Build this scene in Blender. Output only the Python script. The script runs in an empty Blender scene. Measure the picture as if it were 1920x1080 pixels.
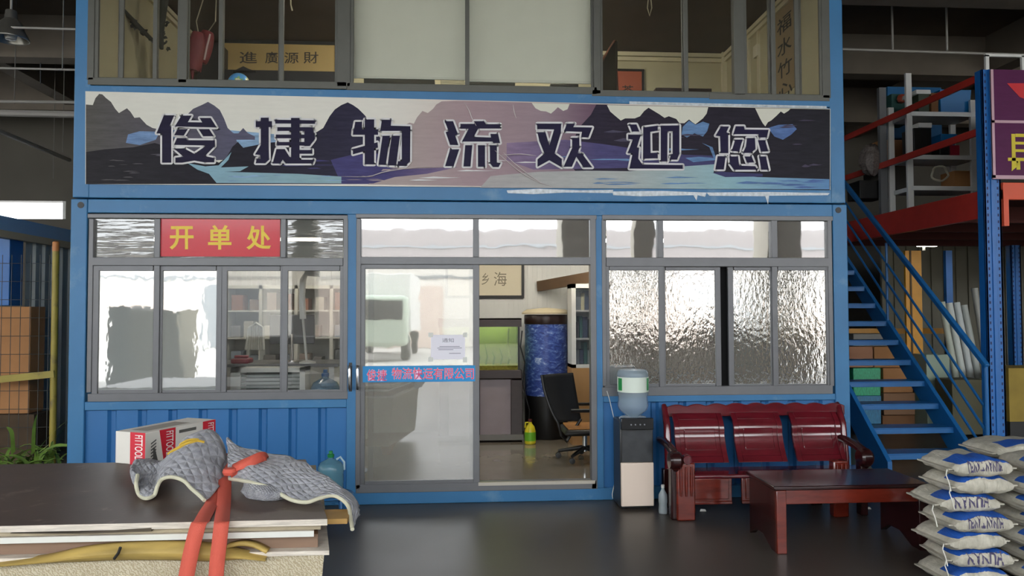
import bpy, math, random
from mathutils import Vector, Matrix, noise
random.seed(7)
SC = bpy.context.scene
COL = SC.collection
PI = math.pi

# ------------------------------------------------------------------ camera
FOC = 1390.0
EYE = Vector((0, 0, 1.7))
_yaw, _pit, _rol = math.radians(3.9), math.radians(1.85), math.radians(0.16)
FW = Vector((math.sin(_yaw) * math.cos(_pit), math.cos(_yaw) * math.cos(_pit), math.sin(_pit)))
_r0 = Vector((math.cos(_yaw), -math.sin(_yaw), 0))
_u0 = _r0.cross(FW)
RT = _r0 * math.cos(_rol) - _u0 * math.sin(_rol)
UP = _u0 * math.cos(_rol) + _r0 * math.sin(_rol)
cam = bpy.data.objects.new('camera', bpy.data.cameras.new('camera'))
COL.objects.link(cam)
cam.data.sensor_width = 36
cam.data.lens = FOC / 1920 * 36
cam.data.clip_end = 300
cam.matrix_world = Matrix(((RT.x, UP.x, -FW.x, EYE.x), (RT.y, UP.y, -FW.y, EYE.y), (RT.z, UP.z, -FW.z, EYE.z), (0, 0, 0, 1)))
SC.camera = cam

# ------------------------------------------------------------------ sky and exposure
W = bpy.data.worlds.new('overcast_sky')
SC.world = W
W.use_nodes = True
W.node_tree.nodes['Background'].inputs[0].default_value = (0.93, 0.97, 1.0, 1)
W.node_tree.nodes['Background'].inputs[1].default_value = 1.0
SC.view_settings.view_transform = 'Standard'
SC.view_settings.look = 'None'
SC.view_settings.exposure = 3.0
SC.view_settings.gamma = 1
SC.view_settings.use_curve_mapping = False
SC.cycles.use_denoising = True
SC.cycles.caustics_reflective = False
SC.cycles.caustics_refractive = False
SC.cycles.transparent_max_bounces = 16
SC.cycles.max_bounces = 10
SC.cycles.diffuse_bounces = 5
SC.cycles.sample_clamp_indirect = 6

# ------------------------------------------------------------------ helpers
def ray(px, py):
    return FW + RT * ((px - 960) / FOC) + UP * ((540 - py) / FOC)
def P(px, py, Y):
    d = ray(px, py)
    return EYE + d * (Y / d.y)
def G(px, py, z=0.0):
    d = ray(px, py)
    return EYE + d * ((z - EYE.z) / d.z)
D = G(860, 943).y                      # the front of the container cabins
def R(rect, Y):
    x0, y0, x1, y1 = rect
    xm, ym = (x0 + x1) / 2, (y0 + y1) / 2
    return P(x0, ym, Y).x, P(x1, ym, Y).x, P(xm, y1, Y).z, P(xm, y0, Y).z

def lin(h):
    h = h.lstrip('#')
    o = []
    for i in (0, 2, 4):
        c = int(h[i:i + 2], 16) / 255
        o.append(c / 12.92 if c <= .04045 else ((c + .055) / 1.055) ** 2.4)
    return (*o, 1)

MATS = {}
def M(name, col, rough=.5, metal=0, spec=.5, var=0, vs=6, bump=0, bs=60, dirt=None, coat=0, stretch=None, emit=0):
    if name in MATS: return MATS[name]
    m = bpy.data.materials.new(name); m.use_nodes = True
    nt = m.node_tree; N = nt.nodes; L = nt.links
    b = N['Principled BSDF']
    c = lin(col)
    b.inputs['Base Color'].default_value = c
    b.inputs['Roughness'].default_value = rough
    b.inputs['Metallic'].default_value = metal
    b.inputs['Specular IOR Level'].default_value = spec
    b.inputs['Coat Weight'].default_value = coat
    b.inputs['Coat Roughness'].default_value = .08
    if emit:
        b.inputs['Emission Color'].default_value = c
        b.inputs['Emission Strength'].default_value = emit
    if var or bump or dirt:
        tc = N.new('ShaderNodeTexCoord'); mp = N.new('ShaderNodeMapping')
        L.new(tc.outputs['Object'], mp.inputs[0])
        if stretch: mp.inputs['Scale'].default_value = stretch
    src = None
    if var:
        n = N.new('ShaderNodeTexNoise'); n.inputs['Scale'].default_value = vs; n.inputs['Detail'].default_value = 6
        L.new(mp.outputs[0], n.inputs['Vector'])
        r = N.new('ShaderNodeMapRange'); r.inputs[1].default_value = .3; r.inputs[2].default_value = .7
        r.inputs[3].default_value = 1 - var; r.inputs[4].default_value = 1 + var
        L.new(n.outputs[0], r.inputs[0])
        x = N.new('ShaderNodeVectorMath'); x.operation = 'SCALE'; x.inputs[0].default_value = c[:3]
        L.new(r.outputs[0], x.inputs['Scale'])
        src = x.outputs[0]
    if dirt:
        dc, lo, hi, ds = dirt
        n = N.new('ShaderNodeTexNoise'); n.inputs['Scale'].default_value = ds; n.inputs['Detail'].default_value = 8; n.inputs['Roughness'].default_value = .65
        L.new(mp.outputs[0], n.inputs['Vector'])
        r = N.new('ShaderNodeMapRange'); r.inputs[1].default_value = lo; r.inputs[2].default_value = hi
        L.new(n.outputs[0], r.inputs[0])
        mx = N.new('ShaderNodeMix'); mx.data_type = 'RGBA'
        L.new(r.outputs[0], mx.inputs[0])
        mx.inputs[6].default_value = c
        if src: L.new(src, mx.inputs[6])
        mx.inputs[7].default_value = lin(dc)
        src = mx.outputs[2]
    if src: L.new(src, b.inputs['Base Color'])
    if bump:
        n = N.new('ShaderNodeTexNoise'); n.inputs['Scale'].default_value = bs; n.inputs['Detail'].default_value = 4
        L.new(mp.outputs[0], n.inputs['Vector'])
        bp = N.new('ShaderNodeBump'); bp.inputs['Strength'].default_value = bump; bp.inputs['Distance'].default_value = .01
        L.new(n.outputs[0], bp.inputs['Height']); L.new(bp.outputs[0], b.inputs['Normal'])
    MATS[name] = m
    return m

def film(name, refl, haze, hcol, scale, strength, stretch=(1, 1, 1), rough=.02, tint='#ffffff', dist=.01):
    """window glass: part mirror, part dusty haze, the rest see-through"""
    m = bpy.data.materials.new(name); m.use_nodes = True
    nt = m.node_tree; N = nt.nodes; L = nt.links
    N.remove(N['Principled BSDF']); out = N['Material Output']
    tr = N.new('ShaderNodeBsdfTransparent'); tr.inputs[0].default_value = lin(tint)
    df = N.new('ShaderNodeBsdfDiffuse'); df.inputs[0].default_value = lin(hcol)
    gl = N.new('ShaderNodeBsdfGlossy'); gl.inputs['Roughness'].default_value = rough
    m1 = N.new('ShaderNodeMixShader'); m1.inputs[0].default_value = haze
    m2 = N.new('ShaderNodeMixShader'); m2.inputs[0].default_value = refl
    L.new(tr.outputs[0], m1.inputs[1]); L.new(df.outputs[0], m1.inputs[2])
    L.new(m1.outputs[0], m2.inputs[1]); L.new(gl.outputs[0], m2.inputs[2]); L.new(m2.outputs[0], out.inputs[0])
    if strength:
        tc = N.new('ShaderNodeTexCoord'); mp = N.new('ShaderNodeMapping'); mp.inputs['Scale'].default_value = stretch
        L.new(tc.outputs['Object'], mp.inputs[0])
        n = N.new('ShaderNodeTexNoise'); n.inputs['Scale'].default_value = scale; n.inputs['Detail'].default_value = 2.5
        L.new(mp.outputs[0], n.inputs['Vector'])
        bp = N.new('ShaderNodeBump'); bp.inputs['Strength'].default_value = strength; bp.inputs['Distance'].default_value = dist
        L.new(n.outputs[0], bp.inputs['Height']); L.new(bp.outputs[0], gl.inputs['Normal'])
    return m

class MB:
    def __init__(s): s.v = []; s.f = []; s.m = []; s.uv = None
    def add(s, vs, fs, mi=0):
        o = len(s.v); s.v += [Vector(v) for v in vs]
        for f in fs: s.f.append([i + o for i in f]); s.m.append(mi)
        return s
    def box(s, a, b, mi=0, T=None):
        x0, y0, z0 = a; x1, y1, z1 = b
        vs = [Vector(p) for p in ((x0,y0,z0),(x1,y0,z0),(x1,y1,z0),(x0,y1,z0),(x0,y0,z1),(x1,y0,z1),(x1,y1,z1),(x0,y1,z1))]
        if T: vs = [T @ v for v in vs]
        return s.add(vs, [(0,3,2,1),(4,5,6,7),(0,1,5,4),(1,2,6,5),(2,3,7,6),(3,0,4,7)], mi)
    def prb(s, rect, Ya, Yb, mi=0):          # a box whose front face was measured as a picture rectangle on the plane y = Ya
        x0, x1, z0, z1 = R(rect, Ya)
        return s.box((x0, Ya, z0), (x1, Yb, z1), mi)
    def prism(s, pts, ext, mi=0):
        n = len(pts); e = Vector(ext); pts = [Vector(p) for p in pts]
        return s.add(pts + [p + e for p in pts], [list(range(n)), list(range(2*n-1, n-1, -1))] + [(i, i+n, (i+1) % n + n, (i+1) % n) for i in range(n)], mi)
    def poly(s, pts, mi=0):
        return s.add(pts, [list(range(len(pts)))], mi)
    def bar(s, p, q, w, h, mi=0, up=(0, 0, 1)):   # rectangular bar from p to q
        p = Vector(p); q = Vector(q); d = (q - p).normalized(); u = Vector(up)
        r = d.cross(u)
        if r.length < 1e-4: r = d.cross(Vector((0, 1, 0)))
        r.normalize(); u = r.cross(d)
        r *= w / 2; u *= h / 2
        return s.add([p-r-u, p+r-u, p+r+u, p-r+u, q-r-u, q+r-u, q+r+u, q-r+u], [(0,1,2,3),(7,6,5,4),(0,4,5,1),(1,5,6,2),(2,6,7,3),(3,7,4,0)], mi)
    def tube(s, path, r, n=10, mi=0, closed=False):
        path = [Vector(p) for p in path]; k = len(path); rings = []; ref = None
        for i, p in enumerate(path):
            a = path[i-1] if (i or closed) else p; b = path[(i+1) % k] if (i < k-1 or closed) else p
            d = (b - a).normalized()
            if ref is None:
                ref = d.cross(Vector((0, 0, 1)))
                if ref.length < .05: ref = d.cross(Vector((1, 0, 0)))
            ref = (ref - d * ref.dot(d)).normalized(); w = d.cross(ref)
            rr = r[i] if isinstance(r, (list, tuple)) else r
            rings.append([p + (ref * math.cos(2*PI*j/n) + w * math.sin(2*PI*j/n)) * rr for j in range(n)])
        fs = []
        for i in range(k if closed else k - 1):
            i2 = (i + 1) % k
            for j in range(n): fs.append((i*n+j, i*n+(j+1) % n, i2*n+(j+1) % n, i2*n+j))
        if not closed: fs += [list(range(n-1, -1, -1)), list(range((k-1)*n, k*n))]
        return s.add([v for q in rings for v in q], fs, mi)
    def lathe(s, prof, c, n=28, mi=0, axis='z', cap=True):
        c = Vector(c); vs = []; k = len(prof)
        for r, h in prof:
            for j in range(n):
                a = 2*PI*j/n; x, y = r*math.cos(a), r*math.sin(a)
                vs.append(c + (Vector((x, y, h)) if axis == 'z' else Vector((h, x, y)) if axis == 'x' else Vector((x, h, y))))
        fs = [(i*n+j, i*n+(j+1) % n, (i+1)*n+(j+1) % n, (i+1)*n+j) for i in range(k-1) for j in range(n)]
        if cap: fs += [list(range(n-1, -1, -1)), list(range((k-1)*n, k*n))]
        return s.add(vs, fs, mi)
    def grid(s, rows, mi=0):
        k = len(rows[0]); o = len(s.v)
        if s.uv is None: s.uv = {}
        for i, row in enumerate(rows):
            for j in range(k): s.uv[o + i*k + j] = (j / (k - 1), i / (len(rows) - 1))
        return s.add([p for r in rows for p in r], [(i*k+j, i*k+j+1, (i+1)*k+j+1, (i+1)*k+j) for i in range(len(rows)-1) for j in range(k-1)], mi)
    def stroke(s, pts, w, f, mi=0, closed=True):  # outline of a flat figure: f maps 2D to 3D
        n = len(pts)
        for i in range(n if closed else n - 1):
            a = Vector(pts[i]); b = Vector(pts[(i+1) % n]); d = b - a
            if d.length < 1e-6: continue
            d.normalize(); q = Vector((-d.y, d.x)) * w
            s.poly([f(*(a-q)), f(*(b-q)), f(*(b+q)), f(*(a+q))], mi)
        for p in pts:
            s.poly([f(p[0] + w*math.cos(2*PI*j/8), p[1] + w*math.sin(2*PI*j/8)) for j in range(8)], mi)
        return s
    def build(s, name, mats, parent=None, base=None, bevel=0, sharp=35, solid=0, label=None, flat=False):
        if not isinstance(mats, (list, tuple)): mats = [mats]
        if parent is not None: o0 = parent['_o'] if '_o' in parent else (0, 0, 0)
        elif base is not None: o0 = base
        else:
            o0 = ((min(v.x for v in s.v) + max(v.x for v in s.v)) / 2, (min(v.y for v in s.v) + max(v.y for v in s.v)) / 2, min(v.z for v in s.v))
        o0 = Vector(o0)
        me = bpy.data.meshes.new(name)
        me.from_pydata([tuple(v - o0) for v in s.v], [], s.f)
        for m in mats: me.materials.append(m)
        me.polygons.foreach_set('material_index', s.m)
        me.polygons.foreach_set('use_smooth', [not flat] * len(s.f))
        me.set_sharp_from_angle(angle=math.radians(sharp))
        if s.uv:
            ul = me.uv_layers.new()
            for lp in me.loops: ul.data[lp.index].uv = s.uv.get(lp.vertex_index, (0, 0))
        o = bpy.data.objects.new(name, me); COL.objects.link(o)
        if parent is not None: o.parent = parent
        else: o.location = o0
        o['_o'] = tuple(o0)
        if solid:
            md = o.modifiers.new('s', 'SOLIDIFY'); md.thickness = solid; md.offset = 0
        if bevel:
            md = o.modifiers.new('b', 'BEVEL'); md.width = bevel; md.segments = 2; md.limit_method = 'ANGLE'; md.angle_limit = math.radians(40)
        if label: o['label'] = label
        return o

def thing(name, label, cat, loc, group=None):
    o = bpy.data.objects.new(name, None); COL.objects.link(o)
    o.empty_display_size = .1
    o.location = Vector(loc); o['_o'] = tuple(loc); o['label'] = label; o['category'] = cat
    if group: o['group'] = group
    return o
def tag(o, label, cat, group=None, kind=None):
    o['label'] = label; o['category'] = cat
    if group: o['group'] = group
    if kind: o['kind'] = kind
    return o
def struct(o, label=None, cat=None):
    o['kind'] = 'structure'
    if label: o['label'] = label
    if cat: o['category'] = cat
    return o
def dup(root, delta):
    """copy of a thing with copies of its parts and sub-parts, moved by delta"""
    r = root.copy(); COL.objects.link(r); r.location = root.location + Vector(delta)
    for ch in list(root.children):
        c = ch.copy(); COL.objects.link(c); c.parent = r
        for g in list(ch.children):
            q = g.copy(); COL.objects.link(q); q.parent = c
    return r

def glyphs(body, bold=0.0, spacing=1.0):
    c = bpy.data.curves.new('t', 'FONT'); c.body = body; c.offset = bold; c.space_character = spacing; c.resolution_u = 4
    o = bpy.data.objects.new('t', c); COL.objects.link(o)
    bpy.context.view_layer.update()
    me = bpy.data.meshes.new_from_object(o.evaluated_get(bpy.context.evaluated_depsgraph_get()))
    vs = [(v.co.x, v.co.y) for v in me.vertices]; fs = [list(p.vertices) for p in me.polygons]
    bpy.data.objects.remove(o); bpy.data.curves.remove(c); bpy.data.meshes.remove(me)
    x0 = min(v[0] for v in vs); x1 = max(v[0] for v in vs); y0 = min(v[1] for v in vs); y1 = max(v[1] for v in vs)
    return [((x - x0) / (x1 - x0), (y - y0) / (y1 - y0)) for x, y in vs], fs
def put_text(mb, body, f, bold=0.0, mi=0, spacing=1.0):
    """lettering stretched over a unit square that f maps into the place (u right, v up)"""
    vs, fs = glyphs(body, bold, spacing)
    return mb.add([f(u, v) for u, v in vs], fs, mi)
def prect(rect, Y):
    x0, y0, x1, y1 = rect
    return lambda u, v: P(x0 + (x1 - x0) * u, y1 + (y0 - y1) * v, Y)

def crom(pts, n):
    """smooth resample of a list of points"""
    pts = [Vector(p) for p in pts]; out = []; k = len(pts)
    for i in range(n):
        t = i / (n - 1) * (k - 1); a = min(int(t), k - 2); u = t - a
        p0 = pts[max(a-1, 0)]; p1 = pts[a]; p2 = pts[a+1]; p3 = pts[min(a+2, k-1)]
        out.append(.5 * (2*p1 + (p2-p0)*u + (2*p0-5*p1+4*p2-p3)*u*u + (3*p1-p0-3*p2+p3)*u**3))
    return out
def loft(rows, nu, nv):
    rr = [crom(r, nu) for r in rows]
    cols = [crom([r[j] for r in rr], nv) for j in range(nu)]
    return [[cols[j][i] for j in range(nu)] for i in range(nv)]
# ------------------------------------------------------------------ materials
BLUE = M('blue_steel_paint', '#33709f', .45, var=.08, vs=3, bump=.05, bs=90, dirt=('#6a91ae', .58, .8, 2.5))
BLUEP = M('blue_panel_paint', '#27669f', .42, var=.05, vs=2)
RACKB = M('rack_blue_paint', '#1c67b0', .4, var=.06, vs=8)
STAIRB = M('stair_blue_paint', '#1d639f', .42, var=.08, vs=6)
ALU = M('grey_window_aluminium', '#6c6d70', .42, metal=.25, var=.04, vs=10)
ALUU = M('dark_window_aluminium', '#55554f', .45, metal=.2, var=.05, vs=10)
RED = M('red_beam_paint', '#c23a30', .45, var=.08, vs=5)
ORANGE = M('orange_beam_paint', '#d9512b', .45, var=.06, vs=5)
DARKC = M('dark_ceiling_concrete', '#6b6256', .9, var=.15, vs=1.2)
CONC = M('beam_concrete', '#82796e', .9, var=.12, vs=2)
BLACK = M('black_plastic', '#151516', .45)
WHITE = M('white_paint', '#d8d8d4', .5, var=.03)
STEEL = M('galvanised_pipe', '#a5a29c', .4, metal=.1)
CHROME = M('polished_steel', '#c8c8c8', .15, metal=1)
CARD = M('brown_cardboard', '#a9784b', .8, var=.07, vs=5)
CARDD = M('dark_cardboard', '#7c5637', .85, var=.08, vs=5)
CREAMW = M('cream_room_wall', '#b3ab8a', .7, var=.04, vs=2)
DKWOOD = M('dark_wood', '#2b1a17', .35, var=.2, vs=9, stretch=(1, 1, 6))
TAPE = M('clear_tape_remnant', '#b9c2c8', .25, var=.2, vs=30)

# floor: dark worn epoxy with a damp sheen
def floor_mat():
    m = bpy.data.materials.new('dark_epoxy_floor'); m.use_nodes = True
    nt = m.node_tree; N = nt.nodes; L = nt.links; b = N['Principled BSDF']
    tc = N.new('ShaderNodeTexCoord')
    n = N.new('ShaderNodeTexNoise'); n.inputs['Scale'].default_value = 1.1; n.inputs['Detail'].default_value = 8
    n2 = N.new('ShaderNodeTexNoise'); n2.inputs['Scale'].default_value = 9; n2.inputs['Detail'].default_value = 8; n2.inputs['Roughness'].default_value = .7
    L.new(tc.outputs['Object'], n.inputs['Vector']); L.new(tc.outputs['Object'], n2.inputs['Vector'])
    r = N.new('ShaderNodeValToRGB'); e = r.color_ramp.elements
    e[0].position = .3; e[0].color = lin('#47423d'); e[1].position = .72; e[1].color = lin('#524b44')
    L.new(n.outputs[0], r.inputs[0]); L.new(r.outputs[0], b.inputs['Base Color'])
    q = N.new('ShaderNodeMapRange'); q.inputs[1].default_value = .3; q.inputs[2].default_value = .75; q.inputs[3].default_value = .3; q.inputs[4].default_value = .4
    b.inputs['Specular IOR Level'].default_value = .32
    L.new(n.outputs[0], q.inputs[0]); L.new(q.outputs[0], b.inputs['Roughness'])
    bp = N.new('ShaderNodeBump'); bp.inputs['Strength'].default_value = .02; bp.inputs['Distance'].default_value = .002
    L.new(n2.outputs[0], bp.inputs['Height']); L.new(bp.outputs[0], b.inputs['Normal'])
    return m

# ------------------------------------------------------------------ warehouse shell
OPEN_Y = -6.0
ROOF = 6.2
struct(MB().box((-22, OPEN_Y, -.2), (20, 18, 0)).build('floor', floor_mat()))
struct(MB().box((-60, -60, -.25), (60, OPEN_Y, -.02)).build('ground', M('pale_yard_concrete', '#b4b1aa', .9, var=.06, vs=.6)))
struct(MB().box((-22, OPEN_Y, ROOF), (20, 18, ROOF + .25)).build('ceiling', DARKC))
WGREY = M('grey_rear_wall', '#5e5a52', .9, var=.1, vs=1)
wl = P(0, 410, 16).z; wh = P(0, 376, 16).z
wx = P(124, 390, 16).x
wb = MB()
wb.box((-22, 16, 0), (20, 16.3, wl)); wb.box((-22, 16, wh), (20, 16.3, ROOF)); wb.box((wx, 16, wl), (20, 16.3, wh))
struct(wb.build('wall_back', WGREY))
struct(MB().box((-22, OPEN_Y, 0), (-21.7, 16, 3.4)).box((-22, OPEN_Y, 5.4), (-21.7, 16, ROOF)).build('wall_left', WGREY))  # gap in this unseen wall is added to let more light into the hall
struct(MB().box((19.7, OPEN_Y, 0), (20, 16, ROOF)).build('wall_right', WGREY))
for i, (x, z0) in enumerate(((-21.85, 3.4),)):
    m = MB()
    for k in range(12): m.box((x - .05, OPEN_Y + k * 2, z0), (x + .05, OPEN_Y + k * 2 + .08, 5.4))
    struct(m.build('window_%d' % (5 + i), WHITE), 'unseen strip opening added high in the %s wall to light the hall' % ('left', 'right')[i], 'window')
wn = MB()
for i in range(8):
    x = wx - .05 - i * 1.6
    wn.box((x - .03, 16.02, wl), (x + .03, 16.1, wh))
struct(wn.build('window_1', WHITE), 'bright strip window high in the rear wall, left of the cabin', 'window')

# ceiling beams across the hall
for i, (y, z0, h) in enumerate(((4.2, 5.72, .48), (8.6, 5.55, .65), (11.5, 5.55, .65), (14.3, 5.5, .7))):
    struct(MB().box((-21.7, y, z0), (19.7, y + .3, ROOF)).build('ceiling_beam', CONC))
for i, x in enumerate((-7.4, 8.6)):
    struct(MB().box((x, OPEN_Y, 5.6), (x + .3, 16, ROOF)).build('ceiling_beam', DARKC))
# front of the hall, behind the camera: columns and the open yard they give on to
colm = M('cream_column_paint', '#a8a296', .8, var=.06, vs=2)
for x, w in ((-11.5, .7), (-3.95, .55), (2.97, .85), (4.75, .5), (8.3, .9), (12.5, .8)):
    struct(MB().box((x - w/2, OPEN_Y, 0), (x + w/2, OPEN_Y + w, ROOF)).build('front_column', colm))
# low white shed on the far side of the yard
sh = MB(); YB = -23.0
sh.box((-40, YB - 8, 0), (40, YB, 4.1), 0)
sh.box((-40, YB - .2, 4.1), (40, YB + .25, 5.75), 1)
sh.box((-40, YB + .25, 4.85), (40, YB + .3, 4.95), 2)
sh.box((-40, YB, 3.3), (40, YB + .05, 3.45), 2)
for i in range(18):
    x = -38 + i * 4.3
    sh.box((x, YB, 0), (x + 2.7, YB + .04, 3.0), 3 if i % 3 else 2)
shed = sh.build('storage_shed', [M('shed_wall', '#d6d2ca', .8), M('shed_fascia', '#86807f', .6, var=.04), M('shed_grey_band', '#878b8e', .7), M('shed_doors', '#c9b9ae', .6)])
tag(shed, 'long low white shed across the yard, mirrored in the cabin glass', 'shed')
# parked lorry in the yard, seen only as a reflection in the sliding door
lx, ly = -2.9, -13.5
lo = thing('lorry', 'parked white box lorry mirrored in the sliding door glass', 'lorry', (lx, ly, 0))
MB().box((lx - 1.1, ly - 5.2, 1.0), (lx + 1.1, ly - .1, 3.1)).build('cargo_box', WHITE, lo, bevel=.03)
MB().box((lx - 1.05, ly, .55), (lx + 1.05, ly + 1.6, 2.3)).build('driver_cab', M('cab_pale_green', '#b9c7b6', .3), lo, bevel=.15)
MB().box((lx - .9, ly + 1.59, 1.45), (lx + .9, ly + 1.63, 2.1)).build('windscreen', M('dark_screen_glass', '#2b3236', .08), lo, bevel=.02)
for sx in (-1, 1):
    for yy in (-4.2, .8):
        MB().lathe([(.3, -.12), (.45, -.12), (.47, -.08), (.47, .08), (.45, .12), (.3, .12)], (lx + sx * .93, ly + yy, .47), 20, axis='x').build('wheel', BLACK, lo)
MB().box((lx - .4, ly - 5.2, .7), (lx + .4, ly + .8, 1.0)).build('chassis', BLACK, lo)

# goods parked behind the camera, seen mirrored in the film of the windows
def vx(px, Y): return (px - 865) / FOC * (2 * D - Y)
for px0, px1, h, c, Y, lab in ((226, 264, 1.85, '#6a6a68', -3.6, 'dark tall wrapped crate behind the viewer, mirrored in the left window'), (266, 352, 1.75, '#b3aa90', -3.4, 'cream tall crate behind the viewer, mirrored in the left window'),
      (425, 640, 1.15, '#5f5a52', -3.7, 'wide dark low load added behind the viewer, dimming the mirror image in the left window'),  # added only to dim the bright ground mirrored in the clear panes
      (1140, 1215, 1.25, '#8a7462', -3.8, 'brown carton stack behind the viewer, mirrored at the left of the right window'), (1222, 1300, 1.05, '#9a8672', -3.6, 'paler low carton stack behind the viewer, mirrored in the right window'), (1320, 1400, 1.45, '#7b6a5b', -4.0, 'taller dull carton stack behind the viewer, mirrored in the right window'),
      (1408, 1480, 1.15, '#6b655c', -3.7, 'grey brown carton stack behind the viewer, mirrored in the right window'), (1490, 1575, 1.3, '#a08c6c', -3.9, 'tan carton stack behind the viewer, mirrored at the right end of the right window')):
    xa, xb = vx(px0, Y), vx(px1, Y)
    t = thing('pallet_load', lab, 'pallet load', ((xa + xb) / 2, Y - .5, 0))
    MB().box((xa, Y - 1, 0), (xb, Y, .12)).build('pallet', M('dark_pallet_wood', '#4a3a28', .85, var=.15, vs=6), t)
    m = MB(); nz = max(2, round(h / .42))
    for i in range(nz):
        for j in range(2): m.box((xa + (xb - xa) * j / 2 + .006, Y - 1, .12 + (h - .12) * i / nz + .003), (xa + (xb - xa) * (j + 1) / 2 - .006, Y - .01 * ((i + j) % 2), .12 + (h - .12) * (i + 1) / nz - .003))
    m.build('stacked_load', M('load_' + c[1:], c, .8, var=.08), t)
# pipes under the hall roof
def pipe(name, pts, r, label, cat='pipe', mat=STEEL):
    o = MB().tube(pts, r, 8).build(name, mat)
    return tag(o, label, cat)
pipe('ceiling_pipe', [P(-30, 50, 7.9), P(145, 55, 7.9)], .012, 'thin bright conduit nearest the top left corner of the hall', 'pipe')
pipe('ceiling_pipe', [P(-30, 127, 8.3), P(145, 131, 8.3)], .012, 'thin conduit running just above the pale concrete beam at upper left', 'pipe')
pipe('sprinkler_pipe', [P(-30, 190, 10.8), P(150, 192, 10.8)], .022, 'slim upper pipe of the pair below the concrete beam at left', 'pipe')
pipe('sprinkler_pipe', [P(-30, 211, 11), P(150, 215, 11)], .05, 'thick lower pipe of the pair below the concrete beam at left', 'pipe')
pipe('drain_pipe', [P(-20, 238, 10.2), P(130, 300, 13.4)], .035, 'sloping pale pipe descending towards the cabin at left', 'pipe')
for x, y0, y1, Y, lab in ((117, 70, 130, 8.2, 'hanging rod dropping to the conduit beside the cabin corner post'), (76, 130, 157, 8.3, 'dark short hanging rod in front of the pale concrete beam'), (27, 168, 195, 10.8, 'short pale hanger above the slim sprinkler pipe'), (118, 238, 285, 12.5, 'thin hanger rod above the sloping pipe end'), (100, 300, 335, 13, 'thin rod above the bright rear window strip')):
    pipe('hanger_rod', [Vector((P(x, y1, Y).x, Y, ROOF - .02)) if x not in (76,) else P(x, 118, Y), P(x, y1, Y)], .006, lab, 'rod', BLACK if x == 76 else M('dull_rod', '#6f6c66', .5))
pipe('ceiling_pipe', [P(1572, 92, 9.6), P(1930, 103, 9.6)], .018, 'thin pale conduit crossing above the upper shelving at right', 'pipe')
for x, lab in ((1674, 'left hanger rod of the conduit above the shelving'), (1776, 'right hanger rod of the conduit above the shelving')):
    pipe('hanger_rod', [Vector((P(x, 95, 9.6).x, 9.6, ROOF - .02)), P(x, 95, 9.6)], .014, lab, 'rod')

# high bay lamp, switched off, by the left corner post
def high_bay(px, py, Y, r, lab):
    c = P(px, py, Y)
    t = thing('high_bay_lamp', lab, 'lamp', c)
    MB().lathe([(.02, .3), (.05, .29), (.06, .2), (.1, .16), (r * .75, .08), (r, 0), (r, -.015)], c, 26, cap=False).build('shade', M('lamp_aluminium', '#8f8d86', .3, metal=.8), t, solid=.004)
    MB().lathe([(.012, .3), (.012, .3 + max(.1, ROOF - c.z - .31))], c, 8).build('rod', STEEL, t)
    MB().lathe([(.001, -.02), (.05, -.01), (.06, .04), (.04, .12), (.03, .16)], c, 14).build('bulb', M('unlit_bulb', '#d8d8d2', .3), t)
high_bay(20, 72, 8.0, .17, 'dome shaped metal lamp hanging at the upper left')
high_bay(1635, 108, 12.2, .17, 'small dim metal lamp hanging beyond the stair top')
# ------------------------------------------------------------------ container cabins (two, stacked)
BK = D + 2.95                           # rear of the cabins
XL = P(129, 640, D).x; XR = P(1592, 640, D).x
ZJ = P(860, 377, D).z                   # joint between the two cabins
ZT = 5.38
lc = thing('container_cabin', 'lower blue steel container cabin with glazed shop front, standing on the floor', 'container cabin', ((XL + XR) / 2, D + 1.5, 0))
uc = thing('container_cabin', 'upper blue container cabin stacked on top, above the mountain banner', 'container cabin', ((XL + XR) / 2, D + 1.5, ZJ))
pw = .14
def corner(x, z0, z1, root, holes):
    m = MB(); s = 1 if x < 0 else -1
    m.box((x, D - .005, z0), (x + s * pw, D + .15, z1) if s > 0 else (x, D + .15, z1)) if s > 0 else m.box((x - pw, D - .005, z0), (x, D + .15, z1))
    o = m.build('corner_post', BLUE, root, bevel=.008)
    for hz in holes:
        h = MB().lathe([(.028, -.001), (.028, .006), (.022, .006)], (x + s * .085, D - .008, hz), 16, axis='y')
        h.build('lifting_hole', BLACK, o)
corner(XL, 0, ZJ - .006, lc, [ZJ - .06]); corner(XR, 0, ZJ - .006, lc, [ZJ - .06])
corner(XL + .012, ZJ + .006, ZT, uc, []); corner(XR - .012, ZJ + .006, ZT, uc, [])
for root, z0, z1 in ((lc, 0, ZJ - .01), (uc, ZJ + .01, ZT)):
    for x in (XL, XR - .13):
        MB().box((x, BK - .13, z0), (x + .13, BK, z1)).build('corner_post', BLUE, root)
def corr(x0, x1, y, z0, z1, pitch, depth, axis='x'):
    m = MB(); pr = []; x = x0
    while x < x1:
        for dx, dy in ((0, 0), (pitch * .70, 0), (pitch * .78, depth), (pitch * .92, depth)):
            if x + dx <= x1: pr.append((x + dx, y + dy))
        x += pitch
    pr.append((x1, y))
    f = (lambda a, b, z: (a, b, z)) if axis == 'x' else (lambda a, b, z: (b, a, z))
    n = len(pr)
    m.add([f(a, b, z0) for a, b in pr] + [f(a, b, z1) for a, b in pr], [(i, i+1, n+i+1, n+i) for i in range(n-1)])
    return m
iL, iR = XL + pw, XR - pw
zt0 = P(860, 403, D).z
zsl = P(400, 751, D).z; zsr = P(1350, 740, D).z
zb = P(400, 905, D).z
MB().box((iL, D, zt0), (iR, D + .14, ZJ - .006)).build('top_rail', BLUE, lc, bevel=.006)
xd0, xd1 = P(650, 700, D).x, P(1131, 700, D).x
xf0, xf1 = P(668, 700, D).x, P(1118, 700, D).x
zfl = P(900, 919, D).z
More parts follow.
